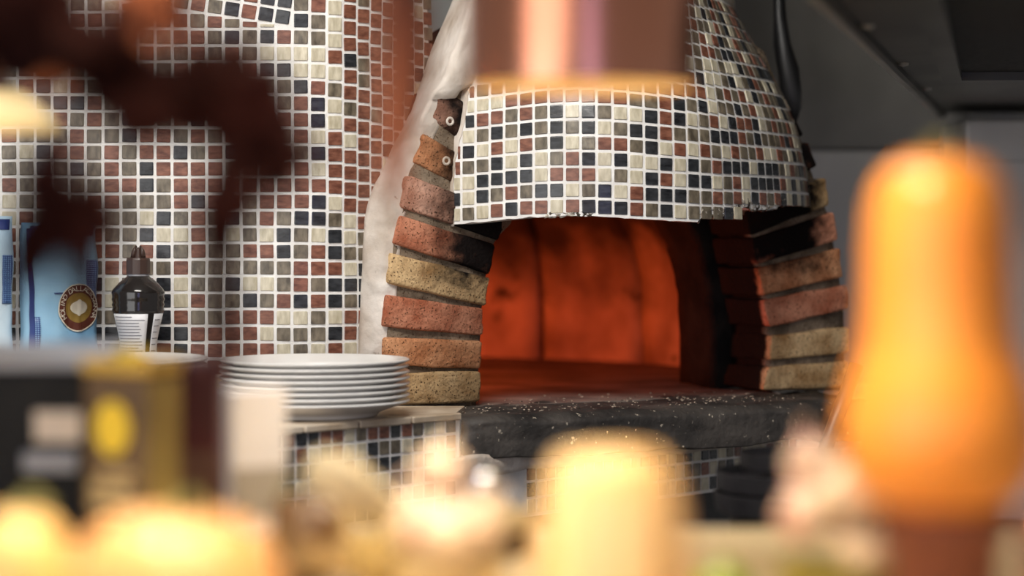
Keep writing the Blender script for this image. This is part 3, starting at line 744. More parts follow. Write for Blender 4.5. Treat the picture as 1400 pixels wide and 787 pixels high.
# sauce bottle
bx, by = (189-700)/FPX*3.42, 3.42; sb_ = 3.42/FPX
bt = empty('sauce_bottle', (bx, by, CT), label='dark squeeze bottle with brown nozzle cap and white label against the mosaic', cat='bottle')
def zz(py): return CZ+(320-py)/FPX*3.42
hw = lambda p: p*sb_
pr = [(0, CT), (hw(26), CT), (hw(29), CT+.006), (hw(29), CT+.03), (hw(25), zz(510)), (hw(23), zz(485)), (hw(26), zz(462)), (hw(31), zz(440)), (hw(34), zz(427)), (hw(35.5), zz(423)), (hw(34), zz(420)), (hw(35.8), zz(416)), (hw(34.3), zz(413)), (hw(36), zz(409)), (hw(34.8), zz(405)), (hw(36.2), zz(400)), (hw(34), zz(395)), (hw(26), zz(386)), (hw(17), zz(379)), (hw(14), zz(376)), (hw(14), zz(373)), (0, zz(373))]
DARKG = mat('bottle_plastic', (.012, .010, .010), .12, spec=.6, build=noise_col((.010, .008, .008), (.016, .013, .012), 10))
b_ = lathe(pr, 40, c=(bx, by, 0)); build('body', b_, DARKG, bt, smooth=True)
build('neck_ring', lathe([(hw(14.5), zz(379)), (hw(15), zz(378)), (hw(15), zz(375)), (hw(14.5), zz(374))], 32, c=(bx, by, 0)), mat('seal', (.22, .22, .24), .3, build=noise_col((.2, .2, .22), (.25, .25, .27), 30)), bt, smooth=True)
CAPM = mat('cap_brown', s2l(62, 44, 38), .38, build=noise_col(s2l(58, 41, 35), s2l(68, 49, 42), 20))
cp = build('cap', lathe([(hw(13), zz(375)), (hw(16), zz(374)), (hw(16), zz(355)), (hw(15), zz(352.5)), (hw(9), zz(352)), (0, zz(352))], 30, lobes=lambda a, r, z: 1+.02*math.cos(20*a), c=(bx, by, 0)), CAPM, bt)
for s in (-1, 1):
    build('nozzle_fin', tube([(bx+s*hw(7), by-.001, zz(352)), (bx+s*hw(6), by, zz(343)), (bx+s*hw(2.6), by, zz(336))], [hw(3.6), hw(3), hw(1.6)], 10), CAPM, cp, smooth=True)
build('nozzle_tip', lathe([(hw(5), zz(352)), (hw(3), zz(342)), (hw(1.6), zz(338)), (0, zz(338))], 14, c=(bx, by, 0)), CAPM, cp, smooth=True)
LABM = mat('label_paper', s2l(222, 222, 224), .6, build=noise_col(s2l(214, 214, 217), s2l(232, 232, 234), 18))
INK = mat('label_ink', s2l(120, 120, 128), .6, build=noise_col(s2l(110, 110, 118), s2l(130, 130, 138), 40))
def bottle_r(z):
    for (r0, z0), (r1, z1) in zip(pr, pr[1:]):
        if min(z0, z1) <= z <= max(z0, z1) and abs(z1-z0) > 1e-6: return r0+(r1-r0)*(z-z0)/(z1-z0)
    return hw(25)
def wrap(a0, a1, z0, z1, off):
    return grid_surface(lambda a, z: Vector((bx+(bottle_r(z)+off)*math.sin(a), by-(bottle_r(z)+off)*math.cos(a), z)), [a0+(a1-a0)*i/10 for i in range(11)], [z0+(z1-z0)*i/6 for i in range(7)], (0, .0003, 0), 1)
lb = build('label', wrap(R(-62), R(32), zz(500), zz(428), .0009), LABM, bt, smooth=True)
lb2 = build('label', wrap(R(48), R(85), zz(500), zz(428), .0009), LABM, bt, smooth=True)
for i in range(12):
    za = zz(432+i*4.2); a1 = R(rng.uniform(10, 26)) if i else R(-5)
    build('print_line', wrap(R(-54), a1, za-.0007, za+.0005, .0014), INK, lb)
    if i % 2: build('print_line', wrap(R(52), R(rng.uniform(66, 78)), za-.0007, za+.0005, .0014), INK, lb2)

# flour bags
BAGM = mat('bag_blue', s2l(130, 182, 216), .42, build=noise_col(s2l(104, 162, 206), s2l(158, 202, 230), 7, 6, bump=.25, bscale=30))
BAGW = mat('bag_pale', s2l(190, 214, 228), .45, build=noise_col(s2l(170, 200, 222), s2l(206, 224, 234), 9, 6, bump=.3, bscale=30))
def dots(nt, b):
    tc = N(nt, 'ShaderNodeTexCoord'); mp = N(nt, 'ShaderNodeMapping'); mp.inputs['Scale'].default_value = (1, 0.02, 1); nt.links.new(tc.outputs['Object'], mp.inputs['Vector'])
    v = N(nt, 'ShaderNodeTexVoronoi'); v.inputs['Scale'].default_value = 330; v.inputs['Randomness'].default_value = 0; nt.links.new(mp.outputs[0], v.inputs['Vector'])
    cr = N(nt, 'ShaderNodeValToRGB'); e = cr.color_ramp.elements; e[0].position = .30; e[0].color = (*s2l(150, 190, 226), 1); e[1].position = .36; e[1].color = (*s2l(34, 62, 128), 1)
    nt.links.new(v.outputs['Distance'], cr.inputs['Fac']); nt.links.new(cr.outputs[0], b.inputs['Base Color'])
DOTM = mat('bag_dots', s2l(34, 62, 128), .45, build=dots)
NAVY = mat('bag_navy', s2l(34, 56, 120), .45, build=noise_col(s2l(28, 48, 108), s2l(44, 68, 134), 10))
def bag_front(w_, d_, h_):
    def f(x, z):                                   # local: x across -1..1, z 0..1
        by_ = -d_/2*(1-.35*abs(x)**3)*(1-.45*max(0, z-.62)/.38)*(1+.04*math.sin(7*z+3*x))
        xx = x*w_/2*(1+.02*math.sin(9*z)) 
        return Vector((xx+.002*noise.noise(Vector((x*3, z*6, 1))), by_+.0045*noise.noise(Vector((x*2.2, z*5, w_*50)))+.002*noise.noise(Vector((x*6, z*14, 3))), z*h_))
    return f
def bag(px, Y, rz, w_, d_, h_, lab, m, logo):
    M = Matrix.Translation(((px-700)/FPX*Y, Y, CT)) @ Matrix.Rotation(rz, 4, 'Z')
    e = empty('flour_bag', M.translation, rz, label=lab, cat='bag', group='blue flour bags on the counter')
    f = bag_front(w_, d_, h_)
    def closed():
        bm = bmesh.new(); nx, nz = 14, 30
        Fv = [[bm.verts.new(f(-1+2*i/nx, k/nz)) for i in range(nx+1)] for k in range(nz+1)]
        Bv = [[bm.verts.new((lambda p: Vector((p.x, -p.y*.9, p.z)))(f(-1+2*i/nx, k/nz))) for i in range(nx+1)] for k in range(nz+1)]
        for k in range(nz):
            for i in range(nx):
                bm.faces.new((Fv[k][i], Fv[k][i+1], Fv[k+1][i+1], Fv[k+1][i])); bm.faces.new((Bv[k][i], Bv[k+1][i], Bv[k+1][i+1], Bv[k][i+1]))
            for i in (0, nx): bm.faces.new((Fv[k][i], Fv[k+1][i], Bv[k+1][i], Bv[k][i]))
        for k in (0, nz):
            for i in range(nx): bm.faces.new((Fv[k][i], Fv[k][i+1], Bv[k][i+1], Bv[k][i]))
        return bm
    bm = closed(); bm.transform(M); build('sack', bm, m, e, smooth=True)
    def patch(name, x0, x1, z0, z1, mm, off=.0012, slant=0):
        bm = grid_surface(lambda x, z: f(x+slant*(z-z0), z)+Vector((0, -off, 0)), [x0+(x1-x0)*i/8 for i in range(9)], [z0+(z1-z0)*i/14 for i in range(15)], (0, .0004, 0), 1)
        return build(name, bm, mm, e, smooth=True, M=M)
    patch('dotted_band', -.98, -.72, .05, .50, DOTM); patch('navy_band', -.99, -.86, .05, .97, NAVY, .0016)
    patch('dotted_band', .62, .97, .55, .80, DOTM)
    patch('navy_fold', -.9, .9, .93, .985, NAVY, .002)
    if logo:
        lx, lz, rad = logo
        GOLD = mat('emblem_gold', s2l(150, 120, 52), .5, build=noise_col(s2l(140, 110, 46), s2l(162, 132, 62), 40)); BRN = mat('emblem_brown', s2l(92, 44, 30), .5, build=noise_col(s2l(86, 40, 27), s2l(100, 50, 35), 40)); CRM = mat('emblem_cream', s2l(236, 226, 206), .5, build=noise_col(s2l(230, 220, 198), s2l(242, 233, 216), 40))
        def surf(dx, dz, off):                     # a point of the badge laid on the bag face
            x = (lx*w_/2+dx)/(w_/2); return f(x, lz+dz/h_)+Vector((0, -off, 0))
        def disc(name, r, mm, off, r_in=0, z_s=1.0, par=e):
            bm = bmesh.new(); seg = 40; rr_ = [r_in+(r-r_in)*k/6 for k in range(7)]
            rings = [[bm.verts.new(surf(q*math.cos(t)*.98, q*math.sin(t)*z_s, off)) for t in [2*math.pi*i/seg for i in range(seg)]] for q in rr_ if q > 1e-6]
            for A, B in zip(rings, rings[1:]):
                for i in range(seg): bm.faces.new((A[i], A[(i+1) % seg], B[(i+1) % seg], B[i]))
            if r_in <= 1e-6: bm.faces.new(rings[0])
            return build(name, bm, mm, par, M=M)
        em = disc('emblem', rad, GOLD, .0018)
        disc('emblem_ring', rad*.96, BRN, .0022, rad*.64, par=em)
        disc('emblem_ring', rad*1.02, CRM, .0020, rad*.965, par=em)
        disc('emblem_figure', rad*.40, CRM, .0023, 0, .72, par=em); disc('emblem_figure', rad*.16, CRM, .0026, 0, 2.2, par=em)
        txt = 'MOLINO DALLAGIOVANNA'; n = len(txt)
        cu = bpy.data.curves.new('t', 'FONT'); to = bpy.data.objects.new('t', cu); COL.objects.link(to)
        for i, ch in enumerate(txt):
            if ch == ' ': continue
            cu.body = ch; cu.size = rad*.31; cu.align_x = 'CENTER'; cu.align_y = 'CENTER'
            bpy.context.view_layer.update()
            me = bpy.data.meshes.new_from_object(to.evaluated_get(bpy.context.evaluated_depsgraph_get()))
            a = R(214-(i+.5)*248/n)
            for v in me.vertices:
                lx_, lz_ = v.co.x, v.co.y; ca_, sa_ = math.cos(a-math.pi/2), math.sin(a-math.pi/2)
                dx = rad*.80*math.cos(a)+lx_*ca_-lz_*sa_; dz = rad*.80*math.sin(a)+lx_*sa_+lz_*ca_
                v.co = surf(dx, dz, .0027)
            me.materials.append(CRM); ob = bpy.data.objects.new('letter', me); ob.matrix_basis = M; link(ob, em)
        bpy.data.objects.remove(to)
        for (x0, x1, z_) in ((-.35, .1, .62), (.28, .5, .625), (-.2, .2, .565), (.38, .6, .56)): patch('print_line', x0, x1, z_, z_+.007, NAVY, .0016)
    return e
bag(80, 3.41, R(38), .118, .050, .290, 'light blue flour bag with round brown and gold emblem, beside the sauce bottle', BAGM, (.38, .545, .0365))
bag(-26, 3.38, R(20), .092, .05, .300, 'pale blue flour bag with crumpled navy top, next to the emblem bag', BAGW, None)

# ================================================================== PREP TABLE WITH PANS
pt = empty('prep_table', (.75, 2.7, 0), label='dark steel prep table standing before the oven base', cat='table')
build('table_top', boxbm((.75, 2.70, .995), (1.1, .62, .03), bev=.004), DSTEEL, pt)
for x in (.24, 1.26):
    for y in (2.43, 2.97): build('leg', boxbm((x, y, .49), (.04, .04, .98), bev=.004), DSTEEL, pt)
PANM = mat('cast_iron', (.028, .026, .028), .38, metal=.3, build=noise_col((.022, .02, .022), (.036, .033, .036), 20, bump=.15))
pz = 1.0105
for i, (rp, dx, hh, lab) in enumerate(((.100, .0, .030, 'bottom black round pan of the stack before the oven base'), (.108, .0, .027, 'second black round pan up in the stack before the oven base'), (.108, 0.003, .026, 'third black round pan up in the stack before the oven base'), (.075, .0, .024, 'small topmost black pan of the stack before the oven base'))):
    X = (1090-700)/FPX*2.84+dx
    if i == 0: X -= -.012
    o = empty('iron_pan', (X, 2.84, pz), label=lab, cat='pan', group='black pans stacked on the prep table')
    bm = lathe([(0, 0), (rp*.93, 0), (rp*.98, .003), (rp, hh-.003), (rp*1.0, hh), (rp*.97, hh), (rp*.955, hh*.55), (rp*.90, hh*.45), (0, hh*.45)], 48); bmesh.ops.translate(bm, vec=(X, 2.84, pz), verts=bm.verts)
    build('bowl', bm, PANM, o, smooth=False)
    build('handle', tube([(X+rp*.97, 2.84, pz+hh*.7), (X+rp+.05, 2.84, pz+hh*.8), (X+rp+.10, 2.84, pz+hh*.85)], [.009, .008, .009], 10), PANM, o, smooth=True)
    pz += hh+.0006

# ================================================================== THE PASS (front shelf) AND WHAT STANDS ON IT
SH = 1.13
ps = empty('pass_shelf', (0, 1.45, 0), label='pale wooden pass shelf running across the front under the pumpkins', cat='shelf')
WOOD = mat('pale_wood', s2l(206, 186, 146), .45, build=noise_col(s2l(176, 152, 112), s2l(216, 198, 160), 5, 8, (1, 12, 12), bump=.1))
for i in range(5):
    y0 = .92+i*.22; build('plank', boxbm((0, y0+.109, SH-.015), (2.6, .217, .030), bev=.002, seg=1), WOOD, ps)
for x in (-1.2, 1.2): build('support', boxbm((x, 1.47, (SH-.03)/2), (.05, .9, SH-.03), bev=.004), WOOD, ps)

def skin(c1, c2, rough=.26, **k): return mat('skin_%d' % len(bpy.data.materials), c1, rough, build=noise_col(c1, c2, k.get('scale', 9), 5, bump=.08, bscale=60))
SQ = skin(s2l(216, 128, 40), s2l(232, 150, 58), .34); PK = skin(s2l(224, 164, 102), s2l(238, 190, 132)); PKY = skin(s2l(228, 186, 112), s2l(240, 206, 140)); PKC = skin(s2l(222, 180, 118), s2l(234, 200, 146), .2)
STEM = skin(s2l(90, 96, 40), s2l(130, 124, 66), .7)
def S(Y): return Y/FPX
# terracotta pot and butternut squash
Y = 1.30; sx = (1290-700)*S(Y); topz = CZ+(320-692)*S(Y)
TERR = mat('terracotta', s2l(120, 62, 36), .75, build=noise_col(s2l(106, 52, 28), s2l(136, 76, 46), 12, bump=.2))
tp = empty('terracotta_pot', (sx, Y, SH), label='terracotta pot under the standing butternut squash', cat='pot')
k = S(Y); hp = topz-SH
build('body', lathe([(0, 0), (62*k, 0), (66*k, .004), (80*k, hp-.02), (82*k, hp-.019), (74*k, hp-.022), (0, hp-.03)], 40, c=(sx, Y, SH)), TERR, tp, smooth=True)
build('rim', lathe([(78*k, hp-.022), (88*k, hp-.020), (90*k, hp-.004), (88*k, hp), (76*k, hp), (74*k, hp-.006), (74*k, hp-.03)], 40, c=(sx, Y, SH)), TERR, tp, smooth=True)
sq = empty('butternut_squash', (sx-6*k, Y, topz-.012), label='tall orange butternut squash standing on the terracotta pot', cat='squash')
prof = [(0, 700), (45, 700), (92, 686), (122, 655), (134, 612), (134, 572), (123, 522), (107, 474), (101, 400), (98, 320), (92, 272), (78, 240), (48, 220), (0, 213)]
pz_ = smoothprof([(r*k, CZ+(320-y)*k) for r, y in prof], 5)
bm = lathe(pz_, 56, lobes=lambda a, r, z: 1+.012*math.cos(5*a+1), c=(sx-6*k, Y, 0)); build('flesh', bm, SQ, sq, smooth=True)
build('stem', tube([(sx-6*k, Y, CZ+(320-216)*k), (sx-4*k, Y+.01, CZ+(320-206)*k)], [.009, .007], 10), STEM, sq, smooth=True)
def pumpkin(px, Y, wpx, ytop, m, lab, ribs=10, depth=.10, name='pumpkin', prof=None, stem=True):
    k = S(Y); X = (px-700)*k; H = CZ+(320-ytop)*k-SH; r = wpx/2*k
    e = empty(name, (X, Y, SH), label=lab, cat='pumpkin')
    pf = prof or [(0, .04), (.40, .0), (.74, .06), (.95, .25), (1.0, .48), (.96, .70), (.80, .88), (.52, .985), (.30, 1.0), (.14, .95), (0, .90)]
    bm = lathe(smoothprof([(a*r, b*H) for a, b in pf], 4), ribs*8, lobes=lambda a, rr, z: 1-depth*(abs(math.cos(ribs*a/2))**6), c=(X, Y, SH)); build('flesh', bm, m, e, smooth=True)
    if stem: build('stem', tube([(X, Y, SH+H*.9), (X+.004, Y, SH+H*.97), (X+.012, Y+.006, SH+H*1.06)], [.011, .008, .007], 8), STEM, e, smooth=True)
    return e
pumpkin(238, 1.22, 305, 706, PK, 'squat ribbed orange pumpkin in front of the gold tin', 10, .09)
pumpkin(22, 1.24, 160, 704, PKY, 'small yellow pumpkin in front of the black printer', 9, .08)
pumpkin(836, 1.25, 232, 617, PKC, 'tall pale yellow ribbed squash below the copper lamp', 8, .09, 'ribbed_squash',
        [(0, .02), (.5, 0), (.85, .04), (1.0, .16), (1.0, .32), (.95, .55), (.86, .76), (.76, .90), (.62, .98), (.36, 1.0), (.16, .97), (0, .95)], stem=False)

# gold tin
Y = 1.80; k = S(Y); tx = (181-700)*k; tz = CZ+(320-505)*k
ti = empty('oil_tin', (tx, Y, SH), R(-25), label='brown and gold oil tin with a yellow round mark on its front', cat='tin')
TINB = mat('tin_brown', s2l(96, 74, 46), .36, metal=.2, build=noise_col(s2l(86, 64, 38), s2l(108, 84, 52), 14)); TING = mat('tin_olive_gold', s2l(150, 130, 72), .32, metal=.35, build=noise_col(s2l(138, 118, 64), s2l(160, 140, 80), 14))
TINT = mat('tin_lid', s2l(226, 186, 90), .28, metal=.7, build=noise_col(s2l(216, 176, 82), s2l(234, 196, 102), 10)); YEL = mat('tin_yellow', s2l(232, 200, 36), .35, build=noise_col(s2l(226, 192, 30), s2l(238, 208, 50), 12))
TMx = Matrix.Translation((tx, Y, SH)) @ Matrix.Rotation(R(-25), 4, 'Z') @ Matrix.Scale(1.0976, 4); hh = (tz-SH)/1.0976
def tl(bm): bm.transform(TMx); return bm
build('body', tl(boxbm((0, 0, hh/2), (.0566, .0447, hh), bev=.004)), TINB, ti)
build('side_panel', tl(boxbm((.0286, 0, hh/2), (.0012, .040, hh-.012))), TING, ti)
build('lid', tl(boxbm((0, 0, hh+.004), (.060, .048, .010), bev=.002)), TINT, ti)
build('spout', tl(lathe([(.011, hh+.009), (.011, hh+.013), (.009, hh+.015), (0, hh+.015)], 20)), YEL, ti, smooth=True)
bm = lathe([(0, -.0006), (.0155, -.0006), (.0155, .0006), (0, .0006)], 28, sy=1.3); bm.transform(Matrix.Translation((-.002, -.0232, hh-.042)) @ Matrix.Rotation(R(90), 4, 'X')); build('round_mark', tl(bm), YEL, ti)
CRL = mat('tin_cream', s2l(196, 172, 120), .4, build=noise_col(s2l(186, 160, 108), s2l(206, 184, 134), 20))
for (x, z, w_, h_) in ((.002, .075, .030, .006), (-.004, .086, .036, .008), (.0, .097, .044, .007), (.0, .108, .026, .005), (.0, .130, .040, .012)):
    build('lettering_bar', tl(boxbm((x, -.0230, hh-z), (w_, .0012, h_), bev=.0004, seg=1)), CRL, ti)
# order printer
Y = 1.90; k = S(Y); x0 = (-70-700)*k; x1 = (118-700)*k
op = empty('order_printer', ((x0+x1)/2, Y+.03, SH), label='black order printer with sloping grey lid and white sticker', cat='printer')
GREYL = mat('printer_lid', s2l(150, 152, 160), .4, build=noise_col(s2l(140, 142, 150), s2l(160, 162, 170), 8))
zf = CZ+(320-505)*k; cxp = (x0+x1)/2
build('body', boxbm((cxp, Y+.055, (SH+zf)/2), (x1-x0, .11, zf-SH), bev=.005), mat('printer_black', (.008, .008, .009), .6, spec=.2, build=noise_col((.006, .006, .007), (.011, .011, .012), 30, bump=.1)), op)
bm = bmesh.new(); a = [(x0, Y+.0), (x1+.006, Y+.0), (x1+.018, Y+.11), (x0, Y+.11)]
v0 = [bm.verts.new((*q, zf+.0005)) for q in a]; v1 = [bm.verts.new((a[0][0], a[0][1], zf+.006)), bm.verts.new((a[1][0], a[1][1], zf+.006)), bm.verts.new((a[2][0], a[2][1], zf+.018)), bm.verts.new((a[3][0], a[3][1], zf+.018))]
bm.faces.new(v0); bm.faces.new(v1)
for i in range(4): bm.faces.new((v0[i], v0[(i+1) % 4], v1[(i+1) % 4], v1[i]))
build('lid', bm, GREYL, op)
STK = mat('sticker', s2l(214, 200, 184), .6, build=noise_col(s2l(208, 193, 176), s2l(220, 207, 192), 20))
build('sticker', boxbm(((79-700)*k, Y-.0006, CZ+(320-583)*k), (64*k, .0012, 42*k), bev=.0005, seg=1), STK, op)
build('paper_slot', boxbm(((70-700)*k, Y-.003, CZ+(320-631)*k), (74*k, .008, 26*k), bev=.002), GREYL, op)
# dark red carton and white carton
Y = 1.88; k = S(Y)
dr = empty('red_carton', ((272-700)*k, Y+.02, SH), label='narrow dark red carton beside the gold tin', cat='carton')
zt = CZ+(320-494)*k; DRM = mat('carton_red', s2l(70, 18, 22), .5, build=noise_col(s2l(60, 14, 18), s2l(80, 23, 27), 10))
build('box', boxbm(((268-700)*k, Y+.02, (SH+zt)/2), (64*k, .04, zt-SH), bev=.0015, seg=1), DRM, dr)
build('flap', boxbm(((268-700)*k, Y+.02, zt+.0006), (62*k, .038, .0012)), DRM, dr)
build('printed_band', boxbm(((268-700)*k, Y-.0004, CZ+(320-640)*k), (62*k, .0012, 46*k)), mat('carton_band', s2l(92, 64, 52), .5, build=noise_col(s2l(84, 58, 46), s2l(100, 70, 58), 10)), dr)
Y = 1.96; k = S(Y); zt = CZ+(320-532)*k
wc = empty('white_carton', ((345-700)*k, Y+.015, SH), label='small white carton standing beside the dark red carton', cat='carton')
WHT = mat('carton_white', s2l(238, 238, 242), .55, build=noise_col(s2l(232, 232, 237), s2l(243, 243, 247), 10)); GRP = mat('carton_grey', s2l(176, 170, 160), .55, build=noise_col(s2l(166, 160, 150), s2l(186, 180, 170), 10))
WM = Matrix.Translation(((342-700)*k, Y+.015, 0)) @ Matrix.Rotation(R(34), 4, 'Z')
build('box', boxbm((0, 0, (SH+zt)/2), (84*k, .03, zt-SH), WM, bev=.001, seg=1), WHT, wc)
build('printed_band', boxbm((0, -.0154, CZ+(320-672)*k), (82*k, .0012, 66*k), WM), GRP, wc)

# garlic bulbs
GAR = mat('garlic_skin', s2l(206, 182, 164), .40, build=noise_col(s2l(178, 112, 104), s2l(214, 194, 170), 30, 5, (1.6, 1.6, .35), lo=.33, hi=.5)); 
def garlic(px, py, Y, wpx, tilt, lab, grp):
    k = S(Y); c = P(px, py, Y); r = wpx/2*k
    e = empty('garlic_bulb', (c.x, c.y, c.z-r*.8), label=lab, cat='garlic', group=grp)
    M = Matrix.Translation((c.x, c.y, c.z)) @ Matrix.Rotation(tilt, 4, 'Y') @ Matrix.Rotation(tilt*.6, 4, 'X')
    bm = lathe(smoothprof([(0, -.80*r), (.45*r, -.78*r), (.85*r, -.5*r), (1.0*r, -.1*r), (.92*r, .30*r), (.6*r, .62*r), (.28*r, .85*r), (.16*r, 1.05*r)], 3), 56, lobes=lambda a, rr, z: 1-.10*abs(math.cos(3.5*a))**5); bm.transform(M); build('cloves', bm, GAR, e, smooth=True)
    bm = tube([(0, 0, .8*r), (.02*r, 0, 1.15*r), (.1*r, 0, 1.5*r)], [.19*r, .13*r, .12*r], 10); bm.transform(M); build('stalk', bm, GAR, e, smooth=True)
    bm = lathe([(0, -.86*r), (.2*r, -.86*r), (.26*r, -.80*r), (.2*r, -.74*r)], 14); bm.transform(M); build('root_plate', bm, STEM, e, smooth=True)
def bowl(px, Y, wpx, hz, m, lab):
    k = S(Y); X = (px-700)*k; r = wpx/2*k
    e = empty('bowl', (X, Y, SH), label=lab, cat='bowl')
    build('shell', lathe(smoothprof([(0, .0), (.5*r, 0), (.62*r, .004), (.88*r, hz*.5), (r, hz), (.95*r, hz), (.82*r, hz*.52), (.5*r, .012), (0, .010)], 3), 44, c=(X, Y, SH)), m, e, smooth=True)
    build('foot', lathe([(.48*r, 0), (.52*r, .0), (.54*r, .006), (.48*r, .006)], 40, c=(X, Y, SH)), m, e, smooth=True)
OLV = mat('bowl_olive', s2l(150, 138, 60), .35, build=noise_col(s2l(136, 124, 48), s2l(166, 154, 76), 8)); BEI = mat('bowl_beige', s2l(196, 172, 124), .4, build=noise_col(s2l(184, 158, 110), s2l(208, 186, 140), 8))
bowl(618, 1.50, 150, .045, BEI, 'beige bowl heaped with garlic beside the pale squash')
bowl(1142, 1.48, 160, .045, OLV, 'olive green bowl heaped with garlic beside the terracotta pot')
g1, g2 = 'garlic in the beige bowl', 'garlic in the olive bowl'
garlic(604, 640, 1.50, 72, .2, 'topmost garlic bulb in the beige bowl', g1); garlic(578, 712, 1.49, 90, -.5, 'garlic bulb in the beige bowl, tilted towards the yellow gourd', g1)
garlic(650, 716, 1.51, 88, .6, 'garlic bulb in the beige bowl, tilted towards the brown canister', g1); garlic(612, 725, 1.445, 84, .1, 'upright garlic bulb in the beige bowl, between two tilted bulbs', g1)
garlic(1110, 628, 1.50, 74, -.25, 'topmost pale garlic bulb in the olive bowl', g2); garlic(1164, 668, 1.45, 92, .35, 'pink streaked garlic bulb in the olive bowl, next to the squash', g2)
garlic(1104, 700, 1.47, 90, -.4, 'garlic bulb low in the olive bowl, tilted away from the squash', g2); garlic(1180, 745, 1.46, 84, .8, 'garlic bulb low in the olive bowl, beside the terracotta pot', g2)
# canister with a silver knob
Y = 1.86; k = S(Y); jx = (678-700)*k
jr = empty('canister', (jx, Y, SH), label='brown canister with pale lid and round silver knob', cat='canister')
BRJ = mat('canister_brown', s2l(84, 56, 28), .3, build=noise_col(s2l(74, 48, 22), s2l(96, 66, 36), 9)); zt = CZ+(320-722)*k
build('body', lathe([(0, 0), (44*k, 0), (48*k, .004), (48*k, zt-SH-.003), (45*k, zt-SH), (0, zt-SH)], 36, c=(jx, Y, SH)), BRJ, jr, smooth=True)
ld = build('lid', lathe([(0, 0), (50*k, 0), (51*k, .003), (50*k, .012), (30*k, .018), (0, .020)], 36, c=(jx, Y, zt+.0002)), BEI, jr, smooth=True)
CHR = mat('chrome', (.75, .75, .78), .12, metal=1.0, build=noise_col((.72, .72, .75), (.78, .78, .8), 5))
build('knob', lathe(smoothprof([(0, -.016), (.010, -.013), (.0165, 0), (.012, .012), (0, .0165)], 4), 24, c=((664-700)*k, Y, CZ+(320-668)*k)), CHR, ld, smooth=True)
build('knob_stem', tube([((664-700)*k, Y, zt+.015), ((664-700)*k, Y, CZ+(320-678)*k)], .005), CHR, ld, smooth=True)
# ornamental gourds
def gourd(px, py, Y, lpx, rpx, ang, m, lab, grp='ornamental gourds on the pass'):
    k = S(Y); c = P(px, py, Y); L = lpx*k; r = rpx*k
    e = empty('ornamental_gourd', (c.x, c.y, c.z-r), label=lab, cat='gourd', group=grp)
    bm = lathe(smoothprof([(0, -.52*L), (.55*r, -.5*L), (.95*r, -.32*L), (1.0*r, -.12*L), (.78*r, .12*L), (.52*r, .32*L), (.42*r, .45*L), (0, .5*L)], 4), 40, lobes=lambda a, rr, z: 1+.03*math.cos(8*a))
    M = Matrix.Translation(c) @ Matrix.Rotation(ang, 4, 'Y'); bm.transform(M); build('flesh', bm, m, e, smooth=True)
    bm = tube([(0, 0, .46*L), (.1*r, 0, .56*L), (.25*r, 0, .62*L)], [.2*r, .14*r, .13*r], 8); bm.transform(M); build('stem', bm, STEM, e, smooth=True)
def striped(c1, c2, sc_):
    def f(nt, b):
        tc = N(nt, 'ShaderNodeTexCoord'); wv = N(nt, 'ShaderNodeTexNoise'); wv.inputs['Scale'].default_value = sc_; wv.inputs['Detail'].default_value = 3
        g = N(nt, 'ShaderNodeNewGeometry'); nt.links.new(g.outputs['Position'], wv.inputs['Vector'])
        cr = N(nt, 'ShaderNodeValToRGB'); e = cr.color_ramp.elements; e[0].position = .46; e[0].color = (*c1, 1); e[1].position = .56; e[1].color = (*c2, 1)
        nt.links.new(wv.outputs['Fac'], cr.inputs['Fac']); nt.links.new(cr.outputs[0], b.inputs['Base Color'])
    return f
GD1 = mat('gourd_brown_cream', s2l(120, 84, 40), .4, build=striped(s2l(84, 56, 24), s2l(190, 164, 116), 16)); GD2 = mat('gourd_cream', s2l(216, 200, 160), .4, build=noise_col(s2l(204, 184, 140), s2l(226, 212, 178), 10)); GD3 = mat('gourd_yellow', s2l(150, 122, 62), .4, build=noise_col(s2l(130, 104, 48), s2l(168, 140, 78), 10)); GD4 = mat('gourd_brown', s2l(104, 70, 30), .4, build=noise_col(s2l(80, 52, 20), s2l(124, 86, 42), 10))
gourd(497, 678, 1.72, 170, 36, R(122), GD2, 'cream gourd lying slanted across the brown gourds')
gourd(452, 742, 1.64, 150, 52, R(118), GD1, 'brown gourd with cream blotches under the cream gourd')
gourd(536, 752, 1.60, 120, 46, R(20), GD3, 'yellow gourd standing beside the garlic bowl')
gourd(405, 745, 1.70, 140, 40, R(-14), GD4, 'dark brown gourd beside the white carton')
lm_k = S(1.55)
lime = empty('lime', ((990-700)*lm_k, 1.55, SH), label='green lime on the pale wooden pass shelf', cat='lime')
GRN = mat('lime_skin', s2l(120, 130, 40), .4, build=noise_col(s2l(108, 120, 32), s2l(134, 144, 52), 20, bump=.1))
build('flesh', lathe(smoothprof([(0, 0), (.014, .003), (.022, .016), (.020, .028), (.008, .037), (.003, .041), (0, .042)], 4), 28, c=((990-700)*lm_k, 1.55, SH)), GRN, lime, smooth=True)
build('stem_scar', lathe([(0, .0425), (.0025, .042), (.003, .040)], 10, c=((990-700)*lm_k, 1.55, SH)), STEM, lime)
cu_ = empty('copper_mug', (.335, 1.40, SH), label='copper mug beside the terracotta pot', cat='mug')
build('cup', lathe([(0, 0), (.032, 0), (.034, .003), (.036, .085), (.034, .085), (.032, .006), (0, .005)], 32, c=(.372, 1.45, SH)), COPPER, cu_, smooth=True)
build('handle', tube([(.405, 1.45, SH+.07), (.425, 1.45, SH+.065), (.430, 1.45, SH+.045), (.422, 1.45, SH+.025), (.404, 1.45, SH+.02)], .004), COPPER, cu_, smooth=True)

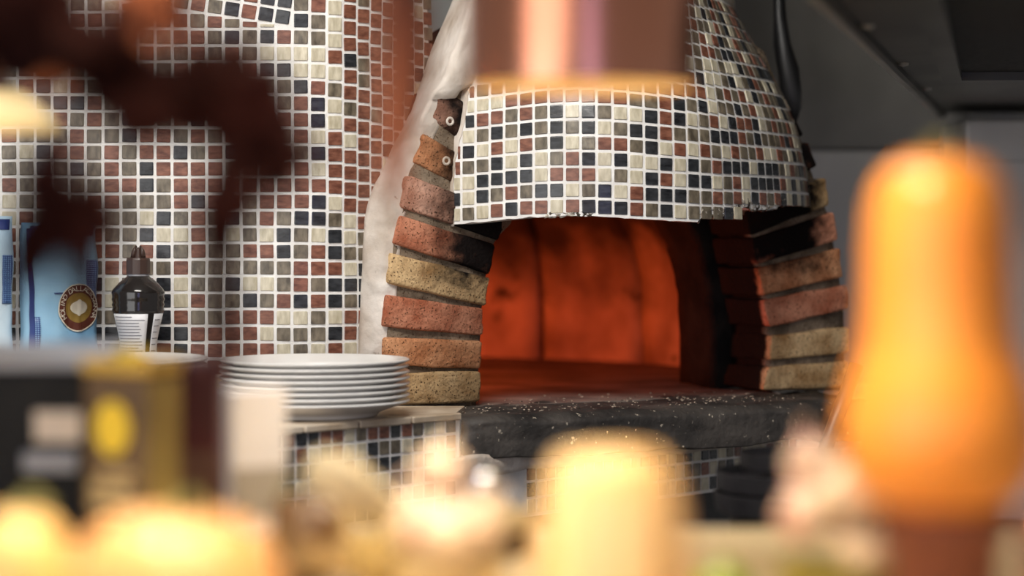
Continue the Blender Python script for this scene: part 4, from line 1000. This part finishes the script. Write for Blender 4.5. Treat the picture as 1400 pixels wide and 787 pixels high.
# ================================================================== PENDANT LAMPS AND HANGING DRIED THINGS
def pendant(px, Y, wpx, yb, lab, power, H=.30, spot=R(120)):
    k = S(Y); X = (px-700)*k; r = wpx/2*k; zb = CZ+(320-yb)*k
    return pendant_w(X, Y, r, zb, lab, power, H, spot)
def pendant_w(X, Y, r, zb, lab, power, H, spot):
    e = empty('copper_pendant_lamp', (X, Y, zb), label=lab, cat='lamp', group='copper pendant lamps over the pass')
    build('shade', lathe([(r, 0), (r, H), (r*.94, H+.012), (.02, H+.02), (.02, H+.018), (r*.93, H+.009), (r-.0015, H-.002), (r-.0015, 0)], 72, c=(X, Y, zb)), COPPER, e, smooth=False)
    for p in e.children[0].data.polygons: p.use_smooth = abs(p.normal.z) < .5
    build('reflector', lathe([(r-.0022, .0005), (r-.0022, H-.01), (.02, H), (0, H)], 60, c=(X, Y, zb)), CREAM_IN, e, smooth=True)
    build('bulb', lathe(smoothprof([(0, -.04), (.02, -.034), (.03, -.01), (.024, .016), (.014, .04), (.013, .06), (0, .06)], 4), 24, c=(X, Y, zb+.115)), BULB, e, smooth=True)
    build('cord', tube([(X, Y, zb+H+.015), (X, Y, 2.995)], .004, 8), BLACK, e, smooth=True)
    l = bpy.data.lights.new('pendant_bulb', 'SPOT'); l.energy = power; l.color = (1, .80, .54); l.spot_size = spot; l.spot_blend = .35; l.shadow_soft_size = .03
    o = bpy.data.objects.new('pendant_bulb', l); COL.objects.link(o); o.location = (X, Y, zb+.065)
    return e
pendant(795, 1.86, 312, 119, 'large copper cylinder pendant lamp glowing underneath, in front of the hood', 7, spot=R(106))
for X, Y, pw, lab in ((-.05, 1.06, 44, 'copper pendant lamp hung high above the pale ribbed squash'), (-.30, 1.33, 24, 'copper pendant lamp hung high over the squat pumpkins')):
    pendant_w(X, Y, .095, 1.86, lab, pw, .28, R(84 if X > -.1 else 64))
# cream shade at the far left
Y = 1.90; k = S(Y); X = (-55-700)*k
cl = empty('cream_pendant_lamp', (X, Y, CZ+(320-175)*k), label='glowing cream bell-shaped pendant lamp beside the dark hanging leaves', cat='lamp')
SHADE = mat('cream_shade', s2l(236, 208, 146), .5, emit=(1, .74, .36), estr=.42, build=noise_col(s2l(230, 200, 136), s2l(242, 216, 158), 12))
zc = lambda y: CZ+(320-y)*k
build('shade', lathe([(132*k, zc(175)), (130*k, zc(166)), (112*k, zc(150)), (96*k, zc(140)), (90*k, zc(131)), (60*k, zc(128)), (58*k, zc(130)), (86*k, zc(134)), (110*k, zc(154)), (127*k, zc(168)), (130*k, zc(175))], 56, c=(X, Y, 0)), SHADE, cl, smooth=True)
build('cap', lathe([(64*k, zc(130)), (60*k, zc(100)), (40*k, zc(60)), (0, zc(55))], 40, c=(X, Y, 0)), COPPER, cl, smooth=True)
build('cord', tube([(X, Y, zc(58)), (X, Y, 2.995)], .004, 8), BLACK, cl, smooth=True)

LEAFD = mat('dry_leaf_dark', (.009, .002, .002), .8, spec=.04, build=noise_col((.006, .0012, .0012), (.014, .003, .0026), 20, 6, bump=.3)); LEAFO = mat('dry_leaf_orange', s2l(120, 58, 26), .7, build=noise_col(s2l(96, 42, 16), s2l(140, 74, 34), 20, 6, bump=.3))
def leaf_bm(wd, ht, seed, lobed=True):
    r_ = random.Random(seed); bm = bmesh.new(); n = 40; outl = []
    for i in range(n):
        a = 2*math.pi*i/n
        f_ = (.72+.28*abs(math.cos(2.5*a))**.8) if lobed else 1
        f_ *= 1+.06*r_.uniform(-1, 1)
        x = wd*.5*f_*math.sin(a); z = -ht*.5*f_*math.cos(a)-ht*.5
        if not lobed: x *= (1-.5*(-z/ht)) 
        outl.append((x, z))
    mid = (0, -ht*.5)
    curl = r_.uniform(2, 5)
    def off(x, z): return curl*x*x*1.2+.012*noise.noise(Vector((x*30, z*30, seed)))
    rings = []
    for q in (.34, .67, 1.0): rings.append([bm.verts.new((mid[0]+(x-mid[0])*q, off((x-mid[0])*q, z), mid[1]+(z-mid[1])*q)) for x, z in outl])
    cv = bm.verts.new((0, 0, mid[1]))
    for i in range(n): bm.faces.new((cv, rings[0][i], rings[0][(i+1) % n]))
    for A, B in zip(rings, rings[1:]):
        for i in range(n): bm.faces.new((A[i], B[i], B[(i+1) % n], A[(i+1) % n]))
    g = bmesh.ops.extrude_face_region(bm, geom=list(bm.faces)); bmesh.ops.translate(bm, vec=(0, .0012, 0), verts=[v for v in g['geom'] if isinstance(v, bmesh.types.BMVert)])
    return bm
def vine(name, lab, stempts, Y, leaves, m_stem):
    e = empty(name, P(*stempts[-1], Y), label=lab, cat='dried vine', group='dried vines hanging over the pass')
    pts = [P(x, y, Y) for x, y in stempts]; pts = [Vector((pts[0].x, pts[0].y, 2.995))]+pts
    build('stem', tube(pts, [.003]*len(pts), 8), m_stem, e, smooth=True)
    for i, (px, py, wp, hp_, ang, m, dy, lob) in enumerate(leaves):
        k = S(Y+dy); q = P(px, py, Y+dy)
        bm = leaf_bm(wp*k, hp_*k, i*7+int(px), lob); bm.transform(Matrix.Translation(q) @ Matrix.Rotation(R(ang), 4, 'Y') @ Matrix.Rotation(R(rng.uniform(-25, 25)), 4, 'Z'))
        lf = build('leaf', bm, m, e, smooth=True)
        build('leaf_stalk', tube([q+Vector((0, 0, 0)), q+Vector((.004, .0, .015)), pts[1]*.0+q+Vector((.006, .002, .03))], .0012, 6), m_stem, lf)
vine('dried_vine', 'dark red dried leaf vine hanging before the flour bags', [(70, -60), (80, 40), (95, 160), (80, 260), (100, 330)], 1.14,
     [(40, -60, 230, 190, 5, LEAFD, 0, True), (130, 0, 150, 150, -10, LEAFD, .02, True), (82, 170, 95, 150, 12, LEAFD, 0, True), (100, 235, 150, 130, -6, LEAFD, .02, True), (66, 275, 110, 150, 18, LEAFD, .01, False), (108, 300, 105, 150, -4, LEAFD, 0, False), (60, 60, 140, 75, 0, LEAFO, .16, True), (-10, -30, 150, 120, 0, LEAFD, .02, True)], LEAFD)
vine('dried_vine', 'dark red dried leaf vine hanging between flour bags and plate stack', [(250, -60), (262, 30), (300, 120), (318, 240), (300, 360), (304, 480)], 1.25,
     [(215, 60, 170, 150, 14, LEAFD, 0, True), (290, 40, 170, 170, -8, LEAFD, .02, True), (345, 70, 130, 180, -8, LEAFD, .0, True), (360, 150, 135, 125, -12, LEAFD, .02, True), (325, 200, 100, 130, 10, LEAFD, 0, True), (308, 225, 90, 180, 4, LEAFD, 0, False), (302, 320, 72, 195, -3, LEAFD, .01, False), (255, 90, 150, 120, 30, LEAFD, .01, True), (160, 100, 110, 100, -20, LEAFD, .01, True), (225, -50, 130, 130, 20, LEAFO, .01, True)], LEAFD)
dp = empty('dried_pepper', P(548, -120, 1.42), label='long rust-brown dried pepper hanging between copper lamp and mosaic wall', cat='pepper')
PEP = mat('dried_pepper_skin', s2l(118, 72, 56), .7, spec=.1, build=noise_col(s2l(104, 62, 48), s2l(134, 84, 66), 14, 5, (2, 2, .4), bump=.2))
pp = [P(x, y, 1.42) for x, y in ((552, -60), (550, 0), (552, 60), (548, 130), (541, 200), (539, 250), (538, 292))]
bm = tube(pp, [.006, .0165, .0165, .014, .009, .0075, .004], 20); rough_up(bm, .0015, 60); build('pod', bm, PEP, dp, smooth=True)
build('stalk', tube([pp[0]+Vector((0, 0, -.01)), pp[0]+Vector((.002, 0, .04))], [.004, .0025], 8), STEM, dp, smooth=True)
build('string', tube([pp[0]+Vector((.002, 0, .035)), Vector((pp[0].x, pp[0].y, 2.995))], .001, 6), BLACK, dp)
